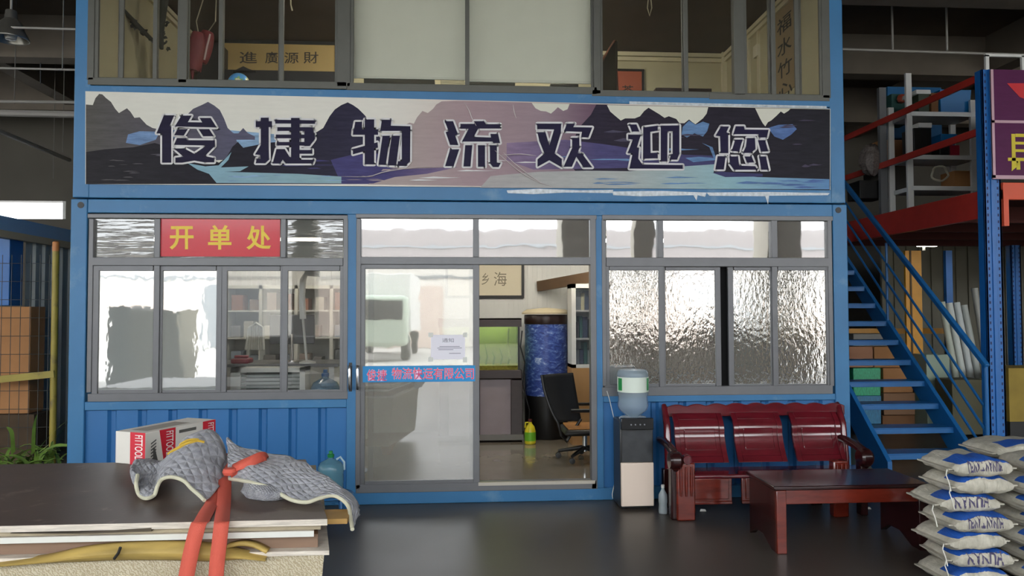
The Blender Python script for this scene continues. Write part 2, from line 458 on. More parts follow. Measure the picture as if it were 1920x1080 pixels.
MB().box((iL, D - .002, 0), (iR, D + .14, zfl)).build('bottom_rail', BLUE, lc, bevel=.006)
MB().box((xd0, D - .001, zfl), (xf0, D + .1, zt0)).build('door_post', BLUE, lc, bevel=.004)
MB().box((xf1, D - .001, zfl), (xd1, D + .1, zt0)).build('door_post', BLUE, lc, bevel=.004)
corr(iL, xd0, D + .025, zfl, zsl - .04, .258, .03).build('corrugated_panel', BLUEP, lc, sharp=20)
corr(xd1, iR, D + .025, zfl, zsr - .04, .258, .03).build('corrugated_panel', BLUEP, lc, sharp=20)
MB().box((iL, D - .002, zsl - .075), (xd0, D + .1, zsl)).build('sill_rail', BLUE, lc, bevel=.006)
MB().box((xd1, D - .002, zsr - .06), (iR, D + .1, zsr)).build('sill_rail', BLUE, lc, bevel=.006)
corr(D + .15, BK - .13, XL + .03, .1, ZJ - .1, .25, .03, 'y').build('side_panel', BLUEP, lc, sharp=20)
corr(D + .15, BK - .13, XR - .03, .1, ZJ - .1, .25, -.03, 'y').build('side_panel', BLUEP, lc, sharp=20)
MB().box((XL, D + .12, ZJ - .18), (XL + .1, BK, ZJ - .01)).build('side_rail', BLUE, lc)
MB().box((XR - .1, D + .12, ZJ - .18), (XR, BK, ZJ - .01)).build('side_rail', BLUE, lc)
# upper cabin
zu1 = P(860, 187, D).z; zu0 = P(860, 174, D).z
MB().box((iL, D, ZJ + .006), (iR, D + .14, P(860, 346, D).z)).build('bottom_rail', BLUE, uc, bevel=.006)
MB().box((iL, D + .02, P(860, 346, D).z), (iR, D + .1, zu1)).build('front_panel', BLUEP, uc)
MB().box((iL, D - .004, zu1 - .012), (iR, D + .12, zu0 + .01)).build('sill_rail', BLUE, uc, bevel=.006)
MB().box((iL, D, 4.95), (iR, D + .14, ZT)).build('top_rail', BLUE, uc)
corr(D + .15, BK - .13, XL + .03, ZJ + .1, ZT - .1, .25, .03, 'y').build('side_panel', BLUEP, uc, sharp=20)
corr(D + .15, BK - .13, XR - .03, ZJ + .1, ZT - .1, .25, -.03, 'y').build('side_panel', BLUEP, uc, sharp=20)
MB().box((XL, D + .12, ZT - .2), (XR, BK, ZT)).build('roof_panel', BLUE, uc)

# ------------------------------------------------------------------ inside of the cabins
ZF = .17
INW = M('white_ribbed_wall', '#d5d6d4', .6, var=.03, vs=3)
struct(MB().box((XL + .06, D + .13, .02), (XR - .06, BK - .02, ZF)).build('floor', M('office_floor_tiles', '#7d7468', .12, var=.1, vs=3)))
wi = MB(); wi.box((XL + .06, BK - .06, ZF), (XR - .06, BK - .03, ZJ - .15))
for i in range(110):
    x = XL + .1 + i * .062
    if x < XR - .1: wi.box((x, BK - .068, ZF), (x + .03, BK - .06, ZJ - .15))
struct(wi.build('wall_back', INW))
struct(MB().box((XL + .06, D + .15, ZF), (XL + .09, BK - .05, ZJ - .15)).build('wall_left', INW))
struct(MB().box((XR - .09, D + .15, ZF), (XR - .06, BK - .05, ZJ - .15)).build('wall_right', INW))
struct(MB().box((XL + .04, D + .14, ZJ - .16), (XR - .04, BK - .02, ZJ - .12)).build('ceiling', M('office_ceiling', '#b5b3aa', .8)))
UW = CREAMW
struct(MB().box((XL + .06, BK - .1, ZJ + .1), (XR - .06, BK - .04, ZT - .2)).build('wall_back', UW))
struct(MB().box((XL + .06, D + .15, ZJ + .1), (XL + .1, BK - .05, ZT - .2)).build('wall_left', UW))
struct(MB().box((XR - .1, D + .15, ZJ + .1), (XR - .06, BK - .05, ZT - .2)).build('wall_right', UW))
struct(MB().box((XL + .05, D + .14, ZJ + .05), (XR - .05, BK - .04, ZJ + .12)).build('floor', DKWOOD))
ZUC = P(1250, 98, BK - .1).z
struct(MB().box((XL + .06, D + .14, ZUC), (XR - .06, BK - .06, ZUC + .1)).build('ceiling', M('brown_board_ceiling', '#46372d', .7, var=.12, vs=3)))
tr = MB()
for k, (dy, h) in enumerate(((.05, .07), (.035, .13))):
    tr.box((XL + .1, BK - .1 - dy, ZUC - h), (XR - .1, BK - .1, ZUC - h + .05))
    tr.box((XR - .1 - dy, D + .15, ZUC - h), (XR - .1, BK - .1, ZUC - h + .05))
    tr.box((XL + .1, D + .15, ZUC - h), (XL + .1 + dy, BK - .1, ZUC - h + .05))
tr.box((XR - .16, BK - .16, ZJ + .12), (XR - .1, BK - .1, ZUC))
struct(tr.build('trim_1', M('cream_trim', '#c9c0a0', .5)))

# ------------------------------------------------------------------ glazing
F_TOPL = film('transom_glass_left', .12, .75, '#6b6d69', 3, .1, (1, 1, 8), dist=.02)
F_TOP = film('transom_mirror_film', .62, .95, '#96938d', 2.2, .06, (1, 1, 1), dist=.02)
F_WAVE = film('crinkled_mirror_film', .68, .9, '#b3b0a8', 32, .3, (1, 1, .55), dist=.006)
F_WAVL = film('rippled_mirror_film', .55, .95, '#bfc4c2', 9, .12, (1, 1, .5), dist=.006)
F_CLR = film('office_window_glass', .09, .08, '#8a8a86', 2, .03)
F_DOOR = film('dusty_door_glass', .27, .36, '#b5b3aa', 3, .06, (1, 1, 1), dist=.01)
F_UP = film('upper_window_glass', .05, .05, '#5c5b52', 2, .02)

def window(name, label, bars, panes, mat, depth=.07):
    fr = MB()
    for r in bars: fr.prb(r, D - .006, D + depth)
    o = struct(fr.build(name, mat, bevel=.004), label, 'window')
    for r, fm, yo in panes:
        MB().prb(r, D + yo, D + yo + .005).build('pane', fm, o)
    return o
def sash(o, rect, w, mat, y0=.008, y1=.05, lab=None):
    x0, y0p, x1, y1p = rect
    m = MB()
    for r in ((x0, y0p, x0 + w, y1p), (x1 - w, y0p, x1, y1p), (x0 + w, y0p, x1 - w, y0p + w * .9), (x0 + w, y1p - w * .9, x1 - w, y1p)):
        m.prb(r, D + y0, D + y1)
    q = m.build('sash', mat, o, bevel=.003)
    return q
w1 = window('window_2', 'left office window in grey aluminium with a red sign in its transom', [
    (164, 402, 652, 410), (164, 736, 652, 751), (164, 410, 173, 736), (643, 410, 652, 736), (173, 483, 643, 498),
    (289, 410, 300, 483), (526, 410, 536, 483)],
    [((173, 410, 289, 483), F_TOPL, .03), ((300, 410, 526, 483), F_TOPL, .03), ((536, 410, 643, 483), F_TOPL, .03)], ALU)
for r, f_, d in (((173, 498, 298, 741), F_WAVL, .012), ((293, 498, 416, 741), F_WAVL, .03), ((414, 498, 536, 741), F_CLR, .03), ((528, 498, 648, 741), F_CLR, .012)):
    q = sash(w1, r, 11, ALU, d - .01, d + .02)
    MB().prb((r[0] + 9, r[1] + 8, r[2] - 9, r[3] - 8), D + d + .003, D + d + .008).build('pane', f_, q)
w2 = window('window_3', 'right window with crinkled mirror film above the red bench', [
    (1129, 404, 1562, 413), (1129, 724, 1562, 741), (1129, 413, 1137, 724), (1554, 413, 1562, 724), (1137, 483, 1554, 500),
    (1233, 413, 1244, 483), (1447, 413, 1458, 483)],
    [((1137, 413, 1233, 483), F_TOP, .03), ((1244, 413, 1447, 483), F_TOP, .03), ((1458, 413, 1554, 483), F_TOP, .03)], ALU)
for r, d in (((1133, 498, 1246, 729), .012), ((1238, 498, 1352, 729), .032), ((1366, 498, 1456, 729), .032), ((1449, 498, 1560, 729), .012)):
    q = sash(w2, r, 10, ALU, d - .01, d + .02)
    MB().prb((r[0] + 8, r[1] + 7, r[2] - 8, r[3] - 7), D + d + .003, D + d + .008).build('pane', F_WAVE, q)
# door
dr = MB()
for r in ((667, 402, 1119, 410), (667, 410, 676, 917), (1108, 410, 1119, 917), (676, 482, 1108, 496), (887, 410, 898, 482), (667, 905, 1119, 921)):
    dr.prb(r, D - .006, D + .09)
d1 = struct(dr.build('door_1', ALU, bevel=.004), 'grey aluminium sliding door frame with two mirrored transom lights', 'door')
for r in ((676, 410, 887, 482), (898, 410, 1108, 482)):
    MB().prb(r, D + .03, D + .035).build('pane', F_TOP, d1)
tm = MB().prb((897, 903, 1116, 909), D - .012, D + .02).build('threshold_track', M('worn_track_aluminium', '#b8b2a6', .4, metal=.4), d1)
lf = MB()
for r in ((673, 496, 684, 912), (887, 496, 899, 912), (684, 496, 887, 504), (684, 901, 887, 912)):
    lf.prb(r, D + .005, D + .04)
leaf = lf.build('sliding_leaf', ALU, d1, bevel=.003)
MB().prb((682, 502, 889, 903), D + .02, D + .026).build('pane', F_DOOR, leaf)
lf = MB()
for r in ((690, 496, 700, 912), (880, 496, 892, 912), (700, 496, 880, 504), (700, 901, 880, 912)):
    lf.prb(r, D + .055, D + .085)
leaf2 = lf.build('sliding_leaf', ALU, d1, bevel=.003)
MB().prb((698, 502, 882, 903), D + .068, D + .073).build('pane', F_CLR, leaf2)
for x, par in ((657, lc), (672, leaf)):
    a, b = P(x, 686, D), P(x, 728, D)
    h = MB().tube([(a.x, D - .002, a.z), (a.x, D - .05, a.z), (a.x, D - .06, a.z - .03), (b.x, D - .06, b.z + .03), (b.x, D - .05, b.z), (a.x, D - .002, b.z)], .011, 10)
    h.build('pull_handle', CHROME, par, label='chrome pull handle')
    MB().prb((x - 3, 680, x + 3, 734), D - .004, D + .002).build('handle_plate', BLACK, par)

# red "invoicing office" sign behind the left transom
sg = MB().prb((301, 411, 525, 481), D + .012, D + .022).build('red_sign', M('red_sign_plastic', '#c5132a', .22, spec=.3, coat=.25))
tag(sg, 'red sign with three yellow characters in the transom of the left window', 'sign')
for ch, r in (('开', (318, 424, 363, 468)), ('单', (390, 422, 434, 468)), ('处', (462, 423, 508, 468))):
    tx = MB(); put_text(tx, ch, prect(r, D + .0105), .022)
    tx.build('character', M('sign_yellow', '#e0bf1f', .4), sg, label='yellow character')
# blue company strip and paper notice on the sliding door
st = MB().prb((680, 686, 891, 716), D + .003, D + .0045).build('company_strip', M('strip_blue', '#0a86c8', .4))
tag(st, 'bright blue sticker strip with pink characters across the sliding door', 'sticker')
for off, col, nm, yy in ((.022, '#e9c3dc', 'lettering_outline', .0025), (.0, '#e0355c', 'lettering', .002)):
    t = MB()
    put_text(t, '俊捷', prect((688 - off*30, 693 - off*30, 725 + off*30, 714 + off*30), D + yy), off)
    put_text(t, '物流快运有限公司', prect((735 - off*30, 690 - off*30, 888 + off*30, 711 + off*30), D + yy), off)
    t.build(nm, M('strip_' + nm, col, .5), st)
pn = MB().prb((808, 628, 872, 674), D + .003, D + .0042).build('paper_notice', M('notice_paper', '#e4e2ec', .7))
tag(pn, 'white paper notice taped to the glass of the sliding door', 'notice')
t = MB(); put_text(t, '通知', prect((829, 634, 851, 642), D + .0025), .01)
for i, (a, b, y) in enumerate(((824, 862, 649), (820, 866, 652), (822, 850, 655), (842, 864, 662))):
    t.prb((a, y, b, y + 1.2), D + .0022, D + .0026)
t.build('print', M('notice_print', '#8d8c99', .7), pn)
cs = MB()
for r in ((803, 624, 812, 632), (868, 624, 876, 632), (803, 670, 812, 678), (868, 670, 876, 679)): cs.prb(r, D + .0016, D + .002)
cs.build('clear_tape', M('notice_tape', '#cfd0cc', .3), pn)

# upper windows
w3 = window('window_4', 'upper floor window row in dark grey aluminium above the banner', [
    (164, 149, 650, 163), (650, 159, 1120, 173), (1110, 170, 1330, 182), (1330, 176, 1556, 188)] +
    [(x0, -70, x1, y) for x0, x1, y in ((164, 177, 150), (335, 351, 155), (632, 657, 162), (1113, 1126, 176), (1376, 1396, 178), (1541, 1556, 184))], [], ALUU)
for x0, x1, yb, fm in ((177, 232, 152, 0), (222, 297, 153, 1), (287, 341, 154, 0), (347, 420, 156, 1), (410, 532, 158, 0), (522, 636, 161, 1),
                 (655, 880, 166, 0), (872, 1116, 172, 1), (1122, 1290, 177, 0), (1278, 1382, 179, 1), (1392, 1454, 182, 0), (1440, 1502, 183, 1), (1490, 1544, 184, 0)):
    d = .012 + .02 * fm
    q = sash(w3, (x0, -80, x1, yb), 8, ALUU, d - .01, d + .015)
    MB().prb((x0 + 6, -75, x1 - 6, yb - 6), D + d, D + d + .005).build('pane', F_UP, q)
# roller blinds
BL = M('pale_roller_blind', '#dcdecb', .6, var=.02)
bl = thing('roller_blind', 'pale roller blind filling the left half of the middle upper window', 'blind', P(767, 150, D + .12))
MB().prb((660, -70, 876, 146), D + .12, D + .124).build('fabric', BL, bl)
MB().prb((660, 144, 876, 148), D + .115, D + .128).build('bottom_bar', M('blind_bar', '#d2d3c0', .4), bl)
br = thing('roller_blind', 'pale roller blind filling the right half of the middle upper window, hanging slightly lower', 'blind', P(995, 156, D + .12))
MB().prb((878, -70, 1112, 152), D + .12, D + .124).build('fabric', BL, br)
MB().prb((878, 150, 1112, 155), D + .115, D + .128).build('bottom_bar', M('blind_bar', '#d2d3c0', .4), br)

tag(MB().prb((1136, 500, 1556, 726), D + .13, D + .15).build('added_dark_curtain', M('dark_curtain_cloth', '#1b1b1d', .9)), 'dark curtain added behind the filmed right window to blacken its gap', 'curtain')  # added dark sheet that keeps the gap between the sashes black
# ------------------------------------------------------------------ mountain banner
BY = D - .012
def pp(Y): return lambda x, y: P(x, y, Y)
def grad(name, stops, x0, x1, rough=.42, streak=.12):
    """printed colour that runs along the banner (part of the artwork)"""
    m = bpy.data.materials.new(name); m.use_nodes = True
    nt = m.node_tree; N = nt.nodes; L = nt.links; b = N['Principled BSDF']
    tc = N.new('ShaderNodeTexCoord'); sp = N.new('ShaderNodeSeparateXYZ'); L.new(tc.outputs['Object'], sp.inputs[0])
    r = N.new('ShaderNodeMapRange'); r.inputs[1].default_value = x0; r.inputs[2].default_value = x1; L.new(sp.outputs[0], r.inputs[0])
    cr = N.new('ShaderNodeValToRGB'); e = cr.color_ramp.elements
    e[0].position = stops[0][0]; e[0].color = lin(stops[0][1]); e[1].position = stops[-1][0]; e[1].color = lin(stops[-1][1])
    for p_, c_ in stops[1:-1]:
        q = e.new(p_); q.color = lin(c_)
    L.new(r.outputs[0], cr.inputs[0])
    mp = N.new('ShaderNodeMapping'); mp.inputs['Scale'].default_value = (2, 1, 14); L.new(tc.outputs['Object'], mp.inputs[0])
    n = N.new('ShaderNodeTexNoise'); n.inputs['Scale'].default_value = 2.2; n.inputs['Detail'].default_value = 8; n.inputs['Roughness'].default_value = .7; L.new(mp.outputs[0], n.inputs['Vector'])
    g = N.new('ShaderNodeMapRange'); g.inputs[1].default_value = .3; g.inputs[2].default_value = .7; g.inputs[3].default_value = 1 - streak; g.inputs[4].default_value = 1 + streak; L.new(n.outputs[0], g.inputs[0])
    v = N.new('ShaderNodeVectorMath'); v.operation = 'SCALE'; L.new(cr.outputs[0], v.inputs[0]); L.new(g.outputs[0], v.inputs['Scale'])
    L.new(v.outputs[0], b.inputs['Base Color']); b.inputs['Roughness'].default_value = rough; b.inputs['Specular IOR Level'].default_value = .1
    # creases in the vinyl
    n3 = N.new('ShaderNodeTexNoise'); n3.inputs['Scale'].default_value = 3.5; n3.inputs['Detail'].default_value = 3; n3.inputs['Distortion'].default_value = 1.2; L.new(tc.outputs['Object'], n3.inputs['Vector'])
    bp = N.new('ShaderNodeBump'); bp.inputs['Strength'].default_value = .25; bp.inputs['Distance'].default_value = .02; L.new(n3.outputs[0], bp.inputs['Height']); L.new(bp.outputs[0], b.inputs['Normal'])
    return m
bx0, bx1 = P(160, 260, BY).x - (P(160, 260, BY).x + P(1557, 260, BY).x) / 2, (P(1557, 260, BY).x - P(160, 260, BY).x) / 2
def px2g(px): return (px - 160) / 1397
sky = grad('banner_sky', [(0, '#d6d5cb'), (px2g(700), '#dedbd2'), (px2g(860), '#cfc4bd'), (px2g(960), '#c9bfb8'), (1, '#cfcfc4')], bx0, bx1, streak=.04)
mauve = grad('banner_mauve', [(px2g(740), '#a99a98'), (px2g(860), '#a28c92'), (px2g(1000), '#95828b'), (px2g(1090), '#6d5566'), (px2g(1180), '#3d3547')], bx0, bx1, streak=.08)
darkm = grad('banner_dark_peaks', [(0, '#262428'), (px2g(450), '#1f1d27'), (px2g(700), '#302d44'), (px2g(1150), '#2c2634'), (1, '#232229')], bx0, bx1, streak=.3)
greym = grad('banner_grey_peaks', [(0, '#55534f'), (px2g(300), '#55525b'), (px2g(420), '#57566a'), (1, '#4a4458')], bx0, bx1, streak=.22)
bluem = grad('banner_blue_mist', [(0, '#5f79a6'), (px2g(450), '#83a0bd'), (px2g(1300), '#6283ad'), (1, '#4f659c')], bx0, bx1, streak=.4)
lake = grad('banner_lake', [(0, '#7fa7bd'), (px2g(700), '#8aa6ac'), (px2g(900), '#a9a5a5'), (px2g(1150), '#aab0ae'), (px2g(1350), '#8fb3bd'), (1, '#5f88b6')], bx0, bx1, streak=.12)
purp = grad('banner_purple_water', [(0, '#3b3d66'), (px2g(700), '#44406f'), (px2g(900), '#8b7691'), (px2g(1100), '#4c4872'), (1, '#35385e')], bx0, bx1, streak=.25)
cream = grad('banner_cloud', [(0, '#d4d4c6'), (1, '#d4d3c6')], bx0, bx1, streak=.02)
navy = grad('banner_navy', [(0, '#1e1a31'), (1, '#221d3c')], bx0, bx1, streak=.2)
white = grad('banner_letter_edge', [(0, '#d6d5d6'), (1, '#d6d5d8')], bx0, bx1, streak=.02)
bn = MB(); LAY = [0]
def lay(pts, mi, dy=None):
    LAY[0] += 1
    y = BY - .00008 * LAY[0]
    bn.poly([P(x, yy, y) for x, yy in pts], mi)
c4 = [(160, 171), (1557, 204), (1557, 356), (160, 345)]
bn.prism([P(x, y, BY) for x, y in c4], (0, .008, 0), 0)
lay([(240, 252), (300, 243), (430, 244), (520, 252), (640, 262), (640, 300), (400, 300), (230, 282)], 3)
lay([(428, 247), (440, 250), (447, 250), (456, 240), (464, 249), (478, 256), (478, 262), (430, 262)], 2)
lay([(161, 345), (161, 196), (174, 197), (179, 184), (186, 176), (192, 177), (199, 184), (208, 191), (216, 204), (223, 212), (238, 203), (245, 210), (252, 221), (262, 220), (275, 234), (286, 240), (306, 244), (330, 262), (330, 345)], 2)
lay([(320, 268), (345, 240), (352, 214), (362, 204), (378, 197), (390, 191), (402, 198), (412, 206), (420, 222), (427, 240), (440, 252), (447, 275), (420, 300), (320, 300)], 2)
lay([(240, 252), (262, 246), (300, 247), (292, 262), (262, 272), (236, 268)], 3)
lay([(560, 300), (590, 250), (606, 240), (618, 218), (628, 205), (640, 197), (652, 192), (662, 197), (672, 204), (684, 216), (690, 224), (700, 245), (730, 275), (760, 300), (760, 345), (560, 345)], 1)
lay([(400, 345), (400, 312), (424, 296), (436, 275), (446, 266), (456, 277), (470, 274), (500, 268), (560, 262), (590, 250), (640, 290), (640, 345)], 1)
lay([(161, 345), (161, 285), (196, 280), (250, 276), (290, 268), (330, 280), (372, 292), (420, 308), (424, 345)], 1)
lay([(640, 345), (620, 300), (660, 290), (760, 285), (800, 290), (800, 345)], 6)
lay([(352, 306), (385, 312), (410, 310), (424, 296), (434, 285), (428, 300), (414, 314), (466, 312), (450, 321), (420, 322), (560, 326), (640, 331), (700, 336), (700, 344), (406, 343), (392, 326), (370, 318)], 5)
lay([(161, 345), (161, 318), (200, 328), (250, 332), (300, 322), (350, 316), (380, 326), (398, 340), (401, 345)], 1)
# mauve veil in the middle
lay([(690, 346), (735, 300), (752, 262), (756, 236), (768, 230), (776, 232), (782, 220), (792, 208), (802, 212), (812, 204), (818, 196), (828, 190), (860, 189), (1140, 196), (1140, 352)], 7)
lay([(1108, 352), (1060, 300), (1085, 240), (1108, 215), (1118, 196), (1556, 205), (1556, 356)], 1)
lay([(950, 268), (1060, 262), (1130, 270), (1250, 288), (1340, 292), (1340, 312), (1000, 318), (950, 300)], 6)
lay([(640, 330), (720, 320), (780, 316), (860, 313), (800, 326), (740, 332), (700, 344), (640, 344)], 6)
lay([(997, 193), (1068, 195), (1064, 205), (1056, 208), (1046, 201), (1040, 207), (1033, 213), (1024, 209), (1014, 208), (1004, 203)], 8)
lay([(1138, 197), (1328, 201), (1325, 213), (1318, 222), (1304, 233), (1298, 229), (1292, 224), (1283, 231), (1274, 231), (1268, 223), (1254, 218), (1246, 221), (1236, 214), (1226, 208), (1216, 202), (1208, 208), (1200, 218), (1190, 222), (1172, 222), (1164, 226), (1152, 216), (1144, 209)], 8)
lay([(1416, 203), (1482, 204), (1478, 208), (1470, 213), (1464, 209), (1456, 217), (1446, 226), (1440, 229), (1435, 237), (1430, 231), (1425, 222)], 8)
lay([(1280, 238), (1292, 226), (1304, 234), (1318, 228), (1330, 232), (1326, 246), (1318, 256), (1302, 250), (1288, 258), (1278, 252)], 3)
lay([(1278, 262), (1290, 258), (1302, 252), (1316, 262), (1330, 272), (1336, 292), (1280, 290)], 1)
lay([(1440, 240), (1460, 234), (1486, 233), (1494, 242), (1484, 252), (1468, 262), (1452, 256)], 3)
lay([(1285, 296), (1310, 294), (1338, 296), (1330, 276), (1316, 268), (1336, 276), (1344, 300), (1300, 304)], 3)
lay([(900, 352), (920, 330), (1010, 322), (1100, 320), (1180, 321), (1280, 312), (1340, 308), (1338, 324), (1420, 332), (1555, 336), (1555, 355)], 5)
lay([(1336, 324), (1350, 322), (1430, 326), (1430, 331), (1360, 332)], 6)
rb = random.Random(11)
def flecks(n, x0, x1, y0, y1, w, h, mi):
    for _ in range(n):
        x, y = rb.uniform(x0, x1), rb.uniform(y0, y1); ww = rb.uniform(.4, 1) * w; hh = rb.uniform(.4, 1) * h; s = rb.uniform(-.5, .5) * h
        lay([(x - ww, y), (x - ww * .3, y - hh + s), (x + ww * .4, y - hh * .6), (x + ww, y + s), (x + ww * .2, y + hh * .4), (x - ww * .5, y + hh * .5)], mi)
LAYSTEP = 1
flecks(10, 200, 300, 300, 338, 16, 1.6, 2); flecks(6, 300, 420, 285, 305, 20, 3, 2)
flecks(5, 350, 410, 215, 250, 10, 3, 1); flecks(9, 430, 640, 328, 340, 26, 1.5, 3); flecks(7, 470, 620, 290, 318, 22, 2.5, 6)
flecks(8, 640, 760, 300, 328, 26, 2, 6); flecks(7, 660, 760, 330, 340, 22, 1.5, 7); flecks(6, 1010, 1300, 278, 312, 40, 3, 3)
flecks(8, 1120, 1320, 326, 348, 34, 2, 3); flecks(8, 1350, 1540, 338, 352, 34, 3, 3); flecks(6, 1460, 1545, 215, 320, 20, 3, 2); flecks(5, 1130, 1330, 240, 272, 30, 4, 2); flecks(7, 780, 1000, 300, 340, 40, 2, 9)
# the seven large characters: dark figures traced with pale edges
CH = [((280, 200), [
    [(245,145),(420,145),(345,325),(370,345),(370,945),(215,945),(215,455),(120,450)],
    [(540,150),(715,150),(650,262),(892,265),(848,190),(1035,190),(1138,352),(430,335)],
    [(475,378),(650,378),(580,490),(420,480)], [(830,378),(1010,378),(1090,500),(910,500)],
    [(465,530),(620,530),(640,565),(1105,568),(1105,655),(940,655),(415,645)],
    [(1105,655),(1105,665),(935,835),(1095,865),(1095,940),(930,940),(760,910),(560,945),(440,945),(440,860),(575,845),(415,705),(590,705),(760,795),(935,675),(940,655)]]),
  ((465, 205), [
    [(215,140),(350,140),(350,610),(355,850),(290,910),(130,910),(150,830),(210,830),(205,770),(120,760),(215,600)],
    [(130,200),(405,200),(405,300),(130,300)], [(725,145),(870,145),(870,880),(725,880)],
    [(460,175),(1130,185),(1130,245),(460,240)], [(495,300),(1095,300),(1095,365),(495,365)], [(470,425),(1130,425),(1130,490),(470,490)], [(490,550),(960,550),(960,612),(490,610)],
    [(950,300),(1095,300),(1110,420),(1130,425),(1130,500),(1110,530),(1040,620),(950,620)],
    [(870,685),(1085,685),(1085,750),(870,750)],
    [(480,670),(620,670),(700,800),(870,850),(1120,850),(1095,915),(640,915),(585,850),(545,915),(415,915)]]),
  ((645, 210), [
    [(350,125),(510,125),(510,885),(350,885)], [(160,290),(575,290),(575,385),(150,385)], [(190,165),(305,165),(305,300),(165,300)], [(150,625),(565,510),(575,600),(150,715)],
    [(640,130),(800,130),(790,230),(1120,240),(1120,320),(610,320)], [(975,320),(1120,320),(1115,830),(1040,910),(905,910),(910,830),(975,830)],
    [(650,400),(775,400),(705,895),(580,890)], [(805,400),(945,400),(880,905),(735,900)]]),
  ((820, 210), [
    [(125,155),(265,155),(350,380),(300,390),(355,560),(215,555),(140,340),(190,325)], [(215,630),(370,630),(275,915),(130,915)],
    [(390,200),(620,200),(620,155),(790,155),(820,205),(1060,205),(1060,280),(690,280),(615,420),(905,430),(895,370),(1025,370),(1060,525),(945,525),(930,500),(415,500),(525,285),(390,280)],
    [(470,560),(590,560),(560,920),(440,920)], [(685,560),(805,560),(805,925),(685,925)], [(885,560),(1005,560),(1005,860),(1070,860),(1035,930),(940,930),(890,870)]]),
  ((990, 215), [
    [(155,150),(560,150),(555,310),(450,655),(570,745),(570,890),(360,770),(160,880),(160,755),(275,655),(190,440),(160,295),(295,295),(360,520),(440,250),(155,245)],
    [(655,150),(790,150),(765,210),(1085,215),(1020,385),(895,380),(910,290),(610,280)],
    [(745,390),(865,390),(870,550),(840,650),(915,660),(1085,890),(935,890),(815,710),(740,880),(600,880),(745,560)]]),
  ((1160, 215), [
    [(175,165),(300,165),(350,285),(225,285)],
    [(160,335),(375,335),(310,550),(345,560),(330,740),(400,840),(1080,850),(1080,915),(180,910),(235,650),(150,650),(240,420),(160,410)],
    [(415,215),(660,185),(660,270),(535,290),(540,645),(660,640),(660,735),(410,745)],
    [(710,185),(1025,180),(1025,660),(985,760),(860,760),(880,670),(910,660),(910,280),(825,280),(820,790),(710,790)]]),
  ((1325, 220), [
    [(240,155),(375,155),(335,250),(365,270),(365,605),(235,605),(225,320),(150,310)], [(490,150),(630,150),(640,205),(1045,210),(1015,340),(880,340),(875,285),(450,285)],
    [(480,375),(605,375),(550,575),(425,570)], [(680,350),(815,350),(825,530),(750,600),(610,600),(660,500)], [(865,385),(985,385),(1040,575),(915,580)],
    [(185,655),(320,655),(290,880),(145,880)], [(385,660),(530,660),(545,790),(560,815),(820,825),(855,885),(460,885),(390,790)], [(640,660),(760,660),(800,760),(680,765)], [(885,660),(1000,660),(1050,885),(920,885)]])]
yw, yd = BY - .00008 * (LAY[0] + 8), BY - .00008 * (LAY[0] + 16)
bo = bn.build('mountain_banner', [sky, darkm, greym, bluem, cream, lake, purp, mauve, cream, white])
tag(bo, 'long printed banner of dark mountains with seven large outlined characters across the cabins', 'banner')
for (ox, oy), polys in CH:
    lw, ld = MB(), MB()
    for k, pl in enumerate(polys):
        q = [(ox + u / 9, oy + v / 9) for u, v in pl]
        lw.stroke(q, 3.4, pp(yw))
        ld.poly([P(x, y, yd - .00006 * k) for x, y in q])
    co = ld.build('character', navy, bo, label='dark navy character')
    lw.build('outline', white, co, label='pale character outline')
VY = M('vinyl_crease_glare', '#c9bfc0', .25, spec=.5)  # pale colour stands in for the glare along the banner wrinkles
for pts in ([(928, 282), (948, 300), (975, 322), (1006, 340), (1036, 350)], [(944, 286), (962, 304), (992, 328), (1020, 346)], [(870, 192), (880, 208), (885, 222), (893, 236)], [(962, 196), (964, 210), (968, 222)], [(640, 331), (690, 331), (722, 322), (770, 315), (830, 312)], [(940, 291), (975, 289), (1005, 292)]):
    cy_ = yd - .001
    MB().tube(crom([P(x, y, cy_) for x, y in pts], 14), [.001 + .0032 * math.sin(PI * k / 13) for k in range(14)], 6).build('crease', VY, bo, label='vinyl crease with its glare painted pale')
# remains of old tape under and over the right half of the banner
for i, (pts, lab) in enumerate((([(950, 357), (1010, 354), (1090, 357), (1150, 356), (1148, 362), (1060, 361), (1000, 364), (952, 362)], 'torn clear tape strip stuck under the middle of the banner'),
      ([(1148, 359), (1240, 358), (1325, 361), (1322, 369), (1308, 366), (1306, 376), (1300, 366), (1200, 368), (1150, 366)], 'torn clear tape strip stuck under the last characters of the banner'),
      ([(1325, 361), (1440, 360), (1556, 362), (1552, 366), (1442, 367), (1440, 384), (1435, 368), (1330, 367)], 'torn clear tape strip stuck under the lower right end of the banner'),
      ([(1180, 190), (1300, 193), (1420, 196), (1550, 199), (1550, 203), (1400, 200), (1300, 199), (1180, 195)], 'wrinkled clear tape strip along the top right edge of the banner'))):
    tag(MB().prism([P(x, y, D - .0055) for x, y in pts], (0, .0008, 0)).build('tape_remnant', TAPE), lab, 'tape')
